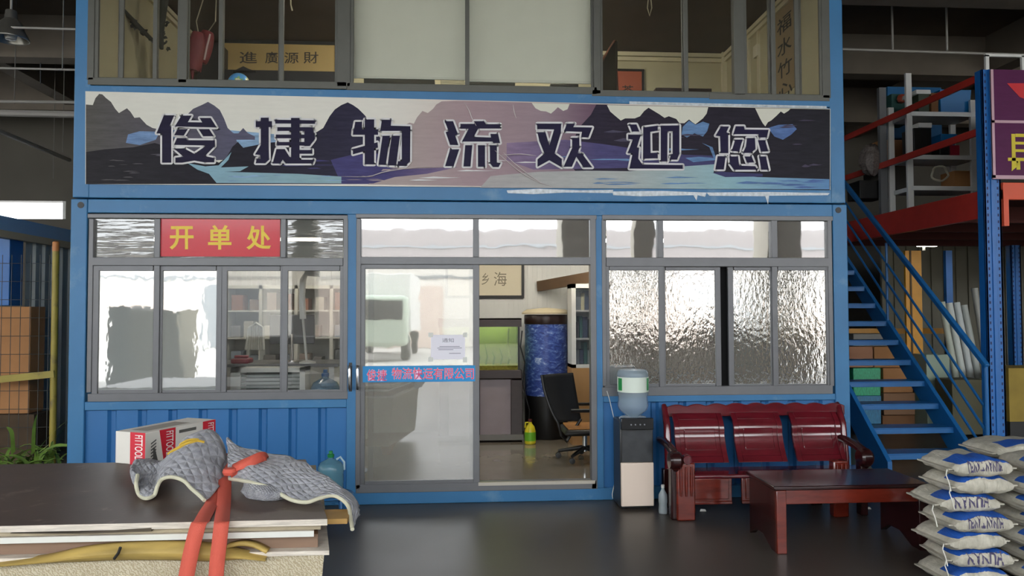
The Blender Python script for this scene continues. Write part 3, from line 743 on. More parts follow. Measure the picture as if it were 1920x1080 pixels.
# ------------------------------------------------------------------ board stack, left foreground
SY = 3.19                                # front edge of the stack
def ZS(y, x=300): return P(x, y, SY).z
FILMF = M('brown_film_faced_ply', '#57483f', .5, var=.14, vs=3, bump=.05, bs=40, dirt=('#85786c', .6, .75, 6))
PLYE = M('pale_board_edge', '#d3cabd', .8, var=.18, vs=30, bump=.4, bs=90, stretch=(.3, 1, 3))
PLYW = M('weathered_board', '#a3977f', .85, var=.2, vs=20, stretch=(.4, 1, 3), bump=.3, bs=60)
OCHRE = M('ochre_board', '#a9834e', .7, var=.15, vs=8, stretch=(.3, 1, 2))
YEL = M('golden_veneer', '#b59a55', .6, var=.3, vs=12, stretch=(.3, 1, 2))
def board(name, fx1, y0, y1, label, mats, back=4.45, xl=-4.2, bx=None, yoff=0, tilt=0):
    zt, zb_ = ZS(y0), ZS(y1)
    X1 = P(fx1, y0, SY).x
    B = bx if bx is not None else X1 - .26
    m = MB()
    top = [(xl, SY + yoff, zt - tilt), (X1, SY + yoff, zt), (B, back, zt), (xl, back, zt - tilt)]
    t = zt - zb_
    vs = [(x, y, z - t) for x, y, z in top] + top
    m.add(vs, [(0, 3, 2, 1)], 1)
    m.add(vs, [(4, 5, 6, 7)], 0)
    m.add(vs, [(0, 1, 5, 4), (1, 2, 6, 5), (2, 3, 7, 6), (3, 0, 4, 7)], 1)
    o = m.build(name, mats, base=((xl + X1) / 2, (SY + back) / 2, zb_), bevel=.002)
    return tag(o, label, 'board', 'boards in the foreground stack')
ztop = ZS(980)
board('film_faced_board', 614, 980, 992, 'dark brown film faced board on top of the stack, under the blankets', [FILMF, PLYE], back=G(100, 869, ztop).y, bx=G(562, 872, ztop).x)
board('weathered_board', 600, 992.6, 1002, 'weathered greyish board directly beneath the dark brown top board', [PLYW, PLYW], yoff=.02)
board('pale_board', 588, 1003, 1014, 'board with a clean pale edge, third from the top of the stack', [PLYE, M('clean_white_edge', '#d6d6cf', .7, var=.05, vs=9)], yoff=.008)
board('brown_board', 592, 1014.6, 1040, 'thick dull brown slab between the pale edged boards of the stack', [CARDD, M('dull_brown_slab', '#836a58', .85, var=.12, vs=7, stretch=(.3, 1, 2))], yoff=.05)
board('pale_board', 617, 1040.6, 1049, 'lower pale edged board whose white corner sticks out at right under the brown slab', [PLYE, PLYE], yoff=.004)
# corner of a pale board poking out to the right under the blanket tail
m = MB(); z1 = ZS(976, 640); xA, xB = P(560, 985, SY + .12).x, P(652, 985, SY + .12).x
m.box((xA, SY + .1, z1 - .022 - .02), (xB, SY + .26, z1 - .02))
# shift down so that it lies inside the weathered layer without touching the top board
tag(m.build('plywood_offcut', [M('honey_plywood', '#b08a4e', .6, var=.12, vs=10)]), 'honey coloured plywood offcut poking out at the right end under the top board', 'board')
# bent golden veneer sheets bulging out of the gap
def veneer(pts, th, label, mat):
    front = crom([P(x, y, SY - .012) for x, y in pts], 24)
    rows = [[v + Vector((0, dy, 0)) for v in front] for dy in (0, .05)]
    o = MB().grid(rows).build('bent_veneer', mat, solid=th)
    return tag(o, label, 'veneer sheet')
vb = MB()
fr = crom([P(x, y, SY - .004) for x, y in [(-20, 1058), (80, 1045), (150, 1030), (220, 1022), (320, 1019), (400, 1024), (455, 1036), (500, 1045)]], 30)
lo_ = crom([P(x, y, SY - .004) for x, y in [(-20, 1062), (80, 1056), (150, 1053), (220, 1050), (320, 1050), (400, 1052), (455, 1048), (500, 1050)]], 30)
mid = [(a + b) / 2 + Vector((0, -.03, 0)) for a, b in zip(fr, lo_)]
vb.grid(loft([[v + Vector((0, .04, 0)) for v in fr], fr, mid, lo_], 30, 12))
tag(vb.build('bent_veneer', YEL, solid=.003), 'bulging golden sheet squeezed out below the brown slab, left of the strap', 'veneer sheet')
veneer([(425, 1026), (450, 1021), (475, 1024), (500, 1036)], .012, 'short curled yellow strip to the right of the strap tails', YEL)
tk = MB().tube([P(226, 1026, SY - .05), P(222, 1037, SY - .05), P(214, 1048, SY - .045)], .006, 7).build('dark_twig', BLACK)
tag(tk, 'short dark twig stuck across the golden sheet', 'twig')
tag(MB().prism([P(18, 1000, SY - .004), P(140, 999, SY - .004), P(283, 990, SY - .004), P(284, 996, SY - .004), P(150, 1001, SY - .004)], (0, .03, 0)).build('dark_batten', M('dark_batten_wood', '#4d4437', .8)), 'thin dark wedge of wood under the top board edge', 'batten')
# the pale ply bundle below, down to its bearers
WEAVE = bpy.data.materials.new('cross_grained_pale_wood'); WEAVE.use_nodes = True
def _weave():
    nt = WEAVE.node_tree; N = nt.nodes; L = nt.links; b = N['Principled BSDF']; b.inputs['Roughness'].default_value = .8
    tc = N.new('ShaderNodeTexCoord'); mp = N.new('ShaderNodeMapping'); mp.inputs['Rotation'].default_value = (0, .7, 0); L.new(tc.outputs['Object'], mp.inputs[0])
    w = N.new('ShaderNodeTexWave'); w.inputs['Scale'].default_value = 26; w.inputs['Distortion'].default_value = 11; w.inputs['Detail'].default_value = 4; w.inputs['Detail Scale'].default_value = 2.5; L.new(mp.outputs[0], w.inputs['Vector'])
    r = N.new('ShaderNodeValToRGB'); e = r.color_ramp.elements; e[0].color = lin('#ab9d80'); e[1].color = lin('#c9bfa6'); e[0].position = .1; e[1].position = .8
    L.new(w.outputs[0], r.inputs[0]); L.new(r.outputs[0], b.inputs['Base Color'])
    bp = N.new('ShaderNodeBump'); bp.inputs['Strength'].default_value = .5; bp.inputs['Distance'].default_value = .006; L.new(w.outputs[0], bp.inputs['Height']); L.new(bp.outputs[0], b.inputs['Normal'])
_weave()
zlo = ZS(1049.5)
m = MB(); xe = P(606, 1065, SY).x
m.prism([(-4.2, SY + .02, .1), (xe - .05, SY + .02, .1), (xe, SY + .02, zlo), (-4.2, SY + .02, zlo)], (-.24, 1.2, 0))
tag(m.build('timber_bundle', WEAVE), 'thick pale bundle with slanting grain carrying the whole board stack', 'timber bundle')
for i, x in enumerate((-3.6, -2.2, -.9)):
    tag(MB().box((x - .05, SY + .02, 0), (x + .05, SY + 1.22, .1)).build('bearer', CARDD), 'timber bearer on the floor under the board stack', 'bearer', 'bearers under the stack')

# carton on the back of the stack
Zc = ztop + .001
n0 = G(272, 873, Zc); n1 = G(216, 868, Zc)
e1 = (n1 - n0); e1.z = 0
far = Vector((P(404, 787, 4.9).x, 4.9, Zc)); e2 = far - n0; e2.z = 0
hb = P(272, 812, n0.y).z - Zc
e3 = Vector((0, 0, hb))
CW = M('white_carton', '#dcd8cf', .6, var=.03); CR = M('carton_red', '#cc2336', .5)
ct = thing('tool_carton', 'white and red printed carton lying on the board stack behind the blanket', 'carton', tuple((n0 + n1 + far) / 3))
m = MB(); c4b = [n0, n0 + e2, n0 + e2 + e1, n0 + e1]
m.add(c4b + [p + e3 for p in c4b], [(0,3,2,1),(4,5,6,7),(0,1,5,4),(1,2,6,5),(2,3,7,6),(3,0,4,7)])
cb = m.build('box', CW, ct, bevel=.003)
def face(o, ex, ez, nrm): return lambda u, v, k=.001: o + ex * u + ez * v + nrm * k
nA = e1.cross(e3).normalized() * -1
if nA.y > 0: nA = -nA
nB = e2.cross(e3).normalized()
if nB.x < 0: nB = -nB
fA = face(n0 + e1, -e1, e3, nA); fB = face(n0, e2, e3, nB)
def quadf(m, f, u0, u1, v0, v1, mi=0, sk=0, k=.001): m.poly([f(u0 + sk, v0, k), f(u1, v0, k), f(u1, v1, k), f(u0, v1, k)], mi)
for q_ in ((fA, .5, 1, 0, 1), (fB, .18, .4, 0, 1, 0, .06), (fB, .80, 1, 0, 1)):
    m = MB(); quadf(m, *q_); m.build('red_panel', CR, cb, label='red printed panel')
m = MB()
for f, a, b in ((fA, .66, .92), (fB, .27, .37), (fB, .88, .97)):
    put_text(m, 'FITTOOLS' if f is fA else 'FITTOOLS', lambda u, v, f=f, a=a, b=b: f(a + (b - a) * v, .92 - .82 * u, .002), .01)
m.build('lettering', M('carton_white_print', '#ece8e2', .6), cb, label='white upright letters')
m = MB(); quadf(m, fB, .45, .7, .78, .88)
m.poly([fB(.1, 0), fB(.17, 0), fB(.12, .5), fB(.1, .5)])
for i in range(6): m.poly([fB(.07, .1 + i*.1), fB(.14, .2 + i*.1), fB(.14, .25 + i*.1), fB(.07, .15 + i*.1)])
m.build('drill_picture', M('carton_dark_print', '#5b5a57', .6), cb, label='dark printed figure')
m = MB(); t0 = n0 + e3
m.poly([t0 + e1*.2 + e2*.1 + Vector((0,0,.001)), t0 + e1*.2 + e2*.7 + Vector((0,0,.001)), t0 + e1*.75 + e2*.7 + Vector((0,0,.001)), t0 + e1*.75 + e2*.1 + Vector((0,0,.001))])
m.build('top_label', M('carton_top_print', '#9a9287', .6), cb)

# quilted grey blankets
def quilt(name, c1):
    m = bpy.data.materials.new(name); m.use_nodes = True
    nt = m.node_tree; N = nt.nodes; L = nt.links; b = N['Principled BSDF']; b.inputs['Roughness'].default_value = .95
    b.inputs['Sheen Weight'].default_value = .2
    tc = N.new('ShaderNodeTexCoord'); hs = []
    for ang in (.75, -.75):
        mp = N.new('ShaderNodeMapping'); mp.inputs['Rotation'].default_value = (0, 0, ang); mp.inputs['Scale'].default_value = (1.6, 1, 1); L.new(tc.outputs['UV'], mp.inputs[0])
        w = N.new('ShaderNodeTexWave'); w.inputs['Scale'].default_value = 3.4; w.inputs['Distortion'].default_value = 1.2; w.inputs['Detail'].default_value = 1; L.new(mp.outputs[0], w.inputs['Vector']); hs.append(w)
    mx = N.new('ShaderNodeMath'); mx.operation = 'MINIMUM'; L.new(hs[0].outputs[0 if False else 1], mx.inputs[0]); L.new(hs[1].outputs[1], mx.inputs[1])
    pw_ = N.new('ShaderNodeMath'); pw_.operation = 'POWER'; pw_.inputs[1].default_value = .4; L.new(mx.outputs[0], pw_.inputs[0])
    n = N.new('ShaderNodeTexNoise'); n.inputs['Scale'].default_value = 30; n.inputs['Detail'].default_value = 3; L.new(tc.outputs['Object'], n.inputs['Vector'])
    ad = N.new('ShaderNodeMath'); ad.operation = 'MULTIPLY_ADD'; ad.inputs[1].default_value = .15; L.new(n.outputs[0], ad.inputs[0]); L.new(pw_.outputs[0], ad.inputs[2])
    bp = N.new('ShaderNodeBump'); bp.inputs['Strength'].default_value = .8; bp.inputs['Distance'].default_value = .011; L.new(ad.outputs[0], bp.inputs['Height']); L.new(bp.outputs[0], b.inputs['Normal'])
    r = N.new('ShaderNodeValToRGB'); e = r.color_ramp.elements; e[0].color = lin('#8b8c94'); e[1].color = lin(c1); e[0].position = .3; e[1].position = .75
    L.new(n.outputs[0], r.inputs[0]); L.new(r.outputs[0], b.inputs['Base Color'])
    return m
QL = quilt('grey_quilt', '#b6b6bc'); PIP = M('cream_piping', '#c9c6ae', .8)
def pts3(lst, Y): return [P(x, y, Y if not callable(Y) else Y(x)) for x, y in lst]
def blanket(rows, nu, nv, parent, name='cloth', th=.012, amp=.008, sd=0):
    g = loft(rows, nu, nv)
    out = []
    for i, r in enumerate(g):
        out.append([p + Vector((noise.noise(p * 9 + Vector((sd, 0, 0))), noise.noise(p * 9 + Vector((0, 5 + sd, 0))), noise.noise(p * 9 + Vector((0, 0, 11 + sd))))) * amp * (2 if 0 < i < nv - 1 else .5) for p in r])
    o = MB().grid(out).build(name, QL, parent, solid=th)
    return o, out
ql = thing('quilted_blanket', 'grey quilted blanket folded in a tall hump in front of the carton', 'blanket', tuple(G(320, 900, ztop)))
Y0, Y1, Y2, Y3 = 3.62, 3.8, 4.02, 4.28
def BT(x, y, lift): return G(x, y, ztop + lift)
fx_ = [(258,890,.09),(256,908,.06),(262,927,.012),(275,935,.012),(290,929,.02),(296,912,.06),(304,899,.085),(323,894,.095),(345,900,.08),(360,915,.05),(384,938,.012)]
f0 = [BT(*p) for p in fx_]
f1 = [BT(*p) for p in [(247,880,.1),(247,892,.07),(262,902,.05),(276,905,.045),(290,902,.05),(300,890,.075),(312,874,.115),(336,867,.135),(362,874,.12),(388,892,.075),(410,916,.02)]]
f2 = [BT(*p) for p in [(246,876,.09),(254,866,.1),(270,868,.09),(284,872,.085),(298,872,.085),(312,862,.12),(330,842,.17),(358,826,.21),(386,828,.2),(410,848,.14),(424,884,.05)]]
f3 = [BT(*p) for p in [(272,866,.03),(280,866,.03),(290,866,.03),(300,866,.03),(314,860,.06),(334,842,.13),(356,820,.2),(382,807,.235),(404,811,.22),(420,830,.16),(428,868,.05)]]
q1, g1 = blanket([f0, f1, f2, f3], 70, 40, ql)
MB().tube([p + Vector((0, -.004, 0)) for p in g1[0]], .009, 8).build('piping', PIP, ql, label='cream piping along the edge')
ml = MB()
for c in ((361, 839, 9), (384, 840, 7)):
    pass
def onq(g, fi, fj): return g[int(fi * (len(g) - 1))][int(fj * (len(g[0]) - 1))]
mk = MB()
for (a, b) in (((.60, .66), (.60, .80)), ((.64, .64), (.56, .72)), ((.68, .69), (.64, .76))):
    pth = []
    for k in range(10):
        fi = a[0] + (a[1] - a[0]) * k / 9; fj = b[0] + (b[1] - b[0]) * k / 9
        p = onq(g1, fi, fj); pth.append(p + Vector((0, -.012, .008)))
    mk.tube(pth, .007, 6)
mk.build('yellow_print', M('blanket_yellow_print', '#c9a63c', .8), ql, label='yellow printed mark')
qr = thing('quilted_blanket', 'grey quilted blanket spread to the right of the strap, hanging over the stack end', 'blanket', tuple(G(530, 925, ztop)))
def BT(x, y, lift): return G(x, y, ztop + lift)
def brow(xs, ys, ls): return [BT(x, y, l) for x, y, l in zip(xs, ys, ls)]
TAIL = [P(652, 944, 3.5), P(663, 990, 3.42)]
r0 = brow([432, 450, 475, 500, 527, 550, 575, 600, 628], [897, 900, 905, 912, 927, 938, 941, 934, 930], [.05, .06, .07, .06, .035, .02, .02, .03, .03]) + [P(653, 950, 3.42), P(661, 992, 3.26)]
r1 = brow([430, 450, 475, 502, 530, 556, 582, 608, 632], [872, 878, 886, 892, 900, 908, 914, 916, 922], [.1, .1, .1, .09, .07, .06, .05, .05, .045]) + [P(658, 940, 3.5), P(668, 978, 3.36)]
r2 = brow([427, 448, 474, 502, 532, 558, 586, 612, 636], [845, 854, 864, 870, 875, 884, 895, 902, 914], [.15, .14, .12, .12, .11, .1, .08, .07, .06]) + [P(660, 934, 3.7), P(671, 963, 3.5)]
r3 = brow([428, 443, 464, 497, 540, 560, 584, 606, 630], [822, 835, 844, 851, 856, 865, 879, 892, 907], [.2, .17, .14, .13, .12, .11, .1, .08, .06]) + [P(656, 926, 3.95), P(671, 950, 3.75)]
q2, g2 = blanket([r0, r1, r2, r3], 70, 36, qr, sd=3)
MB().tube([p + Vector((0, -.004, 0)) for p in g2[0]], .009, 8).build('piping', PIP, qr, label='cream piping along the edge')
u0 = brow([452, 462, 480, 500, 520, 540], [922, 932, 937, 939, 937, 931], [.012] * 6)
u1 = brow([458, 470, 490, 505, 522, 540], [910, 916, 922, 925, 926, 926], [.045, .05, .05, .045, .04, .03])
u2 = brow([456, 470, 490, 508, 524, 542], [898, 902, 907, 912, 916, 919], [.06, .07, .065, .06, .05, .04])
blanket([u0, u1, u2], 24, 14, qr, 'lower_fold', sd=8, amp=.004)

# red webbing strap
SR = M('red_orange_webbing', '#cf5a48', .7, bump=.3, bs=300)
sp_ = thing('webbing_strap', 'orange red webbing strap knotted on the blankets with two tails over the board edge', 'strap', tuple(G(425, 900, ztop)))
def ribbon(pts, w, side=None):
    pts = crom(pts, 30); rows = []
    for i, p in enumerate(pts):
        a = pts[max(i-1, 0)]; b = pts[min(i+1, len(pts)-1)]; d = (b - a).normalized()
        s = Vector((1, 0, 0)) if side is None else Vector(side)
        s = (s - d * s.dot(d)).normalized() * (w / 2)
        rows.append([p - s, p + s])
    return rows
ze = Zc + .006
def onTop(x, y): return G(x, y, ze)
FY = SY - .055
MB().grid(ribbon([onTop(428, 888) + Vector((0, 0, .1)), onTop(420, 900) + Vector((0, 0, .06)), onTop(404, 930), onTop(386, 962), onTop(378, 977) , P(372, 984, FY), P(362, 1020, FY - .01), P(354, 1056, FY - .012), P(346, 1100, FY - .012)], .062)).build('strap_tail', SR, sp_, solid=.004, flat=True)
MB().grid(ribbon([onTop(431, 885) + Vector((0, 0, .1)), onTop(423, 905) + Vector((0, 0, .05)), onTop(420, 940), onTop(417, 968), onTop(416, 977), P(415, 984, FY - .004), P(411, 1020, FY - .014), P(407, 1056, FY - .016), P(404, 1100, FY - .016)], .06)).build('strap_tail', SR, sp_, solid=.004, flat=True)
lp = [P(434, 880, 3.78), P(448, 873, 3.75), P(470, 865, 3.76), P(488, 857, 3.8), P(497, 858, 3.84), P(493, 866, 3.82), P(470, 872, 3.78), P(445, 880, 3.76), P(432, 888, 3.76)]
MB().grid(ribbon(lp, .05, (.1, .5, .8))).build('strap_loop', SR, sp_, solid=.004, flat=True)
MB().lathe([(.005, -.02), (.03, -.015), (.036, 0), (.03, .015), (.005, .02)], P(431, 884, 3.75), 12).build('knot', SR, sp_)

# blue jug behind the stack end, on the floor
def jug(c, s, name, label, cap, glass, handle=True):
    t = thing(name, label, 'water bottle', c)
    pr = [(.06, 0), (.125, .005), (.135, .03), (.13, .1), (.136, .12), (.13, .2), (.136, .22), (.135, .27), (.11, .32), (.06, .345), (.032, .36), (.03, .4)]
    MB().lathe([(r * s, z * s) for r, z in pr], c, 30, cap=False).build('bottle', glass, t)
    MB().lathe([(r * s, z * s) for r, z in ((.034, .375), (.036, .38), (.036, .405), (.022, .41), (.02, .43), (.02, .44))], c, 16).build('cap', cap, t)
    if handle:
        cc = Vector(c)
        MB().tube([cc + Vector((.06*s, 0, .35*s)), cc + Vector((.1*s, 0, .375*s)), cc + Vector((.14*s, 0, .32*s)), cc + Vector((.142*s, 0, .24*s))], .012 * s, 8).build('handle', M('pale_handle', '#aac2cc', .4), t)
    return t
def jugglass(name, col, alpha):
    m = bpy.data.materials.new(name); m.use_nodes = True
    nt = m.node_tree; N = nt.nodes; L = nt.links; b = N['Principled BSDF']; b.inputs['Base Color'].default_value = lin(col); b.inputs['Roughness'].default_value = .08
    tr = N.new('ShaderNodeBsdfTransparent'); tr.inputs[0].default_value = lin(col); mx = N.new('ShaderNodeMixShader'); mx.inputs[0].default_value = alpha
    L.new(tr.outputs[0], mx.inputs[1]); L.new(b.outputs[0], mx.inputs[2]); L.new(mx.outputs[0], N['Material Output'].inputs[0])
    return m
jb = thing('plastic_stool', 'low blue plastic stool by the cabin wall, mostly behind the board stack', 'stool', (P(620, 905, 6.25).x, 6.25, 0))
zj = P(620, 924, 6.25).z
MB().lathe([(.17, zj - .03), (.185, zj - .02), (.185, zj - .006), (.17, zj)], (jb.location.x, 6.25, 0), 24).build('seat', BLUEP, jb)
for a in range(4):
    q = PI/4 + a * PI/2
    MB().tube([(jb.location.x + .13*math.cos(q), 6.25 + .13*math.sin(q), zj - .02), (jb.location.x + .16*math.cos(q), 6.25 + .16*math.sin(q), 0)], .018, 8).build('leg', BLUEP, jb)
jug((jb.location.x, 6.25, zj), .78, 'water_jug', 'squat pale blue water jug with a green cap behind the blanket tail', M('green_cap', '#137a3c', .4), jugglass('pale_blue_jug', '#7fb4c4', .45))

# ------------------------------------------------------------------ rice bags, right foreground
def sackmat():
    m = bpy.data.materials.new('woven_sack'); m.use_nodes = True
    nt = m.node_tree; N = nt.nodes; L = nt.links; b = N['Principled BSDF']; b.inputs['Roughness'].default_value = .55
    tc = N.new('ShaderNodeTexCoord'); sx = N.new('ShaderNodeSeparateXYZ'); L.new(tc.outputs['Object'], sx.inputs[0])
    n = N.new('ShaderNodeTexNoise'); n.inputs['Scale'].default_value = 14; n.inputs['Detail'].default_value = 5; L.new(tc.outputs['Object'], n.inputs['Vector'])
    r = N.new('ShaderNodeValToRGB'); e = r.color_ramp.elements; e[0].color = lin('#9f9a8b'); e[1].color = lin('#c6c1b2'); e[0].position = .3; e[1].position = .7; L.new(n.outputs[0], r.inputs[0])
    def rng(sock, lo, hi):
        a = N.new('ShaderNodeMath'); a.operation = 'GREATER_THAN'; a.inputs[1].default_value = lo; L.new(sock, a.inputs[0])
        c = N.new('ShaderNodeMath'); c.operation = 'LESS_THAN'; c.inputs[1].default_value = hi; L.new(sock, c.inputs[0])
        d = N.new('ShaderNodeMath'); d.operation = 'MULTIPLY'; L.new(a.outputs[0], d.inputs[0]); L.new(c.outputs[0], d.inputs[1]); return d
    by = rng(sx.outputs[1], -.165, -.03); bz = rng(sx.outputs[2], .085, 9); bxx = rng(sx.outputs[0], -.2, .2)
    q = N.new('ShaderNodeMath'); q.operation = 'MULTIPLY'; L.new(by.outputs[0], q.inputs[0]); L.new(bz.outputs[0], q.inputs[1])
    q2 = N.new('ShaderNodeMath'); q2.operation = 'MULTIPLY'; L.new(q.outputs[0], q2.inputs[0]); L.new(bxx.outputs[0], q2.inputs[1])
    mx = N.new('ShaderNodeMix'); mx.data_type = 'RGBA'; L.new(q2.outputs[0], mx.inputs[0]); L.new(r.outputs[0], mx.inputs[6]); mx.inputs[7].default_value = lin('#1c4fa0')
    L.new(mx.outputs[2], b.inputs['Base Color'])
    mp = N.new('ShaderNodeMapping'); mp.inputs['Scale'].default_value = (1, .25, .25); L.new(tc.outputs['Object'], mp.inputs[0])
    w = N.new('ShaderNodeTexNoise'); w.inputs['Scale'].default_value = 120; w.inputs['Detail'].default_value = 3; L.new(mp.outputs[0], w.inputs['Vector'])
    bp = N.new('ShaderNodeBump'); bp.inputs['Strength'].default_value = .7; bp.inputs['Distance'].default_value = .008; L.new(w.outputs[0], bp.inputs['Height']); L.new(bp.outputs[0], b.inputs['Normal'])
    return m
SACK = sackmat(); THREAD = M('white_thread', '#d8d6cc', .8); SPRINT = M('sack_purple_print', '#4b4566', .7)
def sack(c, a, b, h, rz, label, text=None, seed=0, thread=True):
    t = thing('woven_sack', label, 'sack', (c[0], c[1], c[2]), 'woven sacks in the pile')
    T = Matrix.Translation(c) @ Matrix.Rotation(rz, 4, 'Z')
    c_ = h / 2
    def sect(s):
        k = max(0, 1 - abs(s) ** 3.2); return .24 + .76 * k ** .5, .90 + .10 * k ** .4
    def pt(s, th):
        kz, ky = sect(s); co, si = math.cos(th), math.sin(th)
        y = b * ky * math.copysign(abs(co) ** .5, co); z = c_ * kz * math.copysign(abs(si) ** .6, si)
        nn = noise.noise(Vector((s * 3 + seed, co * 2, si * 2 + seed))) * .012
        sag = -.016 * abs(s) ** 2 * (1 if z > 0 else .4)
        z = z * (1 + .05 * math.sin(9 * s + seed)) + nn + sag
        y += noise.noise(Vector((s * 14 + seed, si * 3, 3))) * .008
        return Vector((s * a, y, max(z + c_, .002)))
    m = MB(); ns, nt_ = 40, 28
    m.add([T @ pt(-1 + 2 * i / ns, 2 * PI * j / nt_) for i in range(ns + 1) for j in range(nt_)],
          [(i*nt_+j, i*nt_+(j+1) % nt_, (i+1)*nt_+(j+1) % nt_, (i+1)*nt_+j) for i in range(ns) for j in range(nt_)] + [list(range(nt_-1, -1, -1)), list(range(ns*nt_, (ns+1)*nt_))])
    # mesh is stored in the sack's own turned frame so that the printed band follows the sack
    inv = Matrix.Rotation(-rz, 4, 'Z') @ Matrix.Translation(-Vector(c))
    def loc(mb, name, mat, **k):
        mb.v = [inv @ v + Vector(c) for v in mb.v]; return mb.build(name, mat, t, **k)
    body = loc(m, 'sack_body', SACK)
    for s in (-1, 1):
        m = MB(); zz = .24 * c_ * .5 + c_ - .016
        m.box((s * a - (.03 if s < 0 else 0), -b * .86, zz - .004), (s * a + (.03 if s > 0 else 0), b * .86, zz + .004), 0, T)
        loc(m, 'sewn_edge', SACK)
    if text:
        m = MB(); vs, fs = glyphs(text, .03); w = a * 1.15
        def front(u, v):
            s = (u - .5) * w / a; zz = c_ * (.75 - 1.1 * v)
            kz, ky = sect(s); si = max(-1, min(1, zz / (c_ * kz))); si = math.copysign(abs(si) ** (1 / .6), si); co = -math.sqrt(max(0, 1 - si * si))
            th = math.atan2(si, co); return T @ (pt(s, th) + Vector((0, -.004, 0)))
        m.add([front(1 - u, v) for u, v in vs], fs)
        loc(m, 'print', SPRINT)
    if thread:
        m = MB(); p0 = T @ Vector((-a - .03, -b * .8, c_ - .01)); 
        m.tube([p0, p0 + Vector((-.012, -.006, -.03)), p0 + Vector((.004, -.01, -.08)), p0 + Vector((.014, -.012, -.13))], .0035, 6)
        loc(m, 'thread_tail', THREAD)
    t.rotation_euler = (0, 0, rz)
    return t
# the pile: front column (left), second column (right, cut by the frame) and a row behind
SKY = 4.35
hs_ = .113
def sx_(px): return P(px, 950, SKY).x
fronts = [(1800, 0, .03), (1812, .01, -.05), (1795, 0, .06), (1806, -.02, .0), (1790, .02, -.04), (1812, 0, .05), (1806, -.02, .02)]
names_l = ['lowest sack of the front left column, on the floor', 'second sack up in the front left column, its seam jutting out to the left', 'third sack up in the front left column, with shadowed print', 'middle sack of the front left column, with a broad navy band',
           'third sack from the top of the front left column', 'sack just under the top one in the front left column', 'top sack of the front left column, with upside down print and bright blue band']
zcur = 0
for i, (px, dy, rz) in enumerate(fronts):
    sack((sx_(px) + .14, SKY + .19 + dy, zcur), .19, .18, hs_ + .012, rz + random.uniform(-.02, .02), 'cream ' + names_l[i], 'HUNAN TIANFU' if i in (6, 3) else ('HUNAN' if i in (1, 4) else None), seed=i * 3.1, thread=i in (0, 1, 2, 4, 5, 6))
    zcur += hs_
names_r = ['bottom sack of the right column at the frame edge', 'second sack up in the right column at the frame edge', 'third sack up in the right column at the frame edge', 'middle sack of the right column at the frame edge', 'sack with a navy top in the right column, third from its top', 'second sack from the top in the right column', 'top sack of the right column with a vivid blue band, at the frame edge']
zcur = 0
for i in range(7):
    px = (1948, 1955, 1942, 1952, 1940, 1936, 1966)[i]
    sack((sx_(px) + .15, SKY + .17 + (.0, .02, -.01, .02, -.03, -.02, .04)[i], zcur), .19, .18, hs_ + .012, (.04, -.06, .03, .08, -.03, .05, -.08)[i], 'cream ' + names_r[i], 'HUNAN' if i in (2, 3, 6) else None, seed=40 + i * 2.3, thread=False)
    zcur += hs_ - .003
for i in range(7):
    sack((P(1900, 900, SKY + .65).x + .03 * (i % 2), SKY + .62, i * .114), .27, .2, .122, .02 * (i % 3), 'cream sack in the rear row, ' + ('its pale top showing above the front ones' if i == 6 else 'low behind the front columns'), None, seed=80 + i, thread=False)
# ------------------------------------------------------------------ red carved bench
MAH = M('red_lacquered_wood', '#5e1620', .16, var=.18, vs=5, stretch=(1, 1, 4), coat=.7)
MAHO = M('orange_red_lacquer', '#6a2216', .2, var=.25, vs=6, stretch=(1, 1, 4), coat=.6)
DMAH = M('dark_mahogany', '#2c0f10', .25, var=.25, vs=6, coat=.25)
SEATF, SEATB, SEATZ = 5.98, 6.28, .365
bxl, bxr = P(1243, 800, 6.45).x, P(1592, 800, 6.45).x
bench = thing('carved_bench', 'red lacquered three seat wooden bench with carved back against the right cabin wall', 'bench', ((bxl + bxr) / 2, 6.2, 0))
ztopb = P(1400, 762, 6.5).z
prof = []                                # back profile, bottom to top
for k in range(17):
    u = k / 16; z = .40 + (ztopb - .05 - .40) * u
    y = 6.30 + .2 * u - .035 * math.sin(PI * min(1, max(0, (u - .55) / .45))) + .012 * math.sin(PI * min(1, u / .5))
    prof.append((y, z))
def sweep(x0, x1, d0, d1, ks, mi=0, m=None):
    m = m or MB(); q = [prof[k] for k in ks]; n = len(q)
    vs = [(x, y - dd, z) for x in (x0, x1) for dd in (d0, d1) for y, z in q]
    o = lambda i, j, k: i * 2 * n + j * n + k
    fs = []
    for k in range(n - 1):
        fs += [(o(0,1,k), o(1,1,k), o(1,1,k+1), o(0,1,k+1)), (o(0,0,k), o(0,0,k+1), o(1,0,k+1), o(1,0,k)), (o(0,0,k), o(0,1,k), o(0,1,k+1), o(0,0,k+1)), (o(1,0,k), o(1,0,k+1), o(1,1,k+1), o(1,1,k))]
    fs += [(o(0,0,0), o(1,0,0), o(1,1,0), o(0,1,0)), (o(0,0,n-1), o(0,1,n-1), o(1,1,n-1), o(1,0,n-1))]
    return m.add(vs, fs, mi)
def bX(px, y=6.42): return P(px, 830, y).x
allk = list(range(17))
for x0, x1 in ((1263, 1356), (1374, 1464), (1483, 1573)):
    a, b = bX(x0), bX(x1)
    m = MB(); sweep(a, b, -.008, .012, allk, 0, m)
    sweep(a, a + .045, .012, .026, allk, 0, m); sweep(b - .045, b, .012, .026, allk, 0, m)
    sweep(a + .045, b - .045, .012, .024, [0, 1, 2], 0, m); sweep(a + .045, b - .045, .012, .022, [14, 15, 16], 0, m)
    pn_ = m.build('back_panel', MAH, bench, bevel=.004)
    m = MB(); sweep(a + .085, b - .085, .012, .021, [4, 5, 6, 7, 8, 9, 10, 11], 0, m)
    m.build('raised_field', MAH, pn_, bevel=.004)
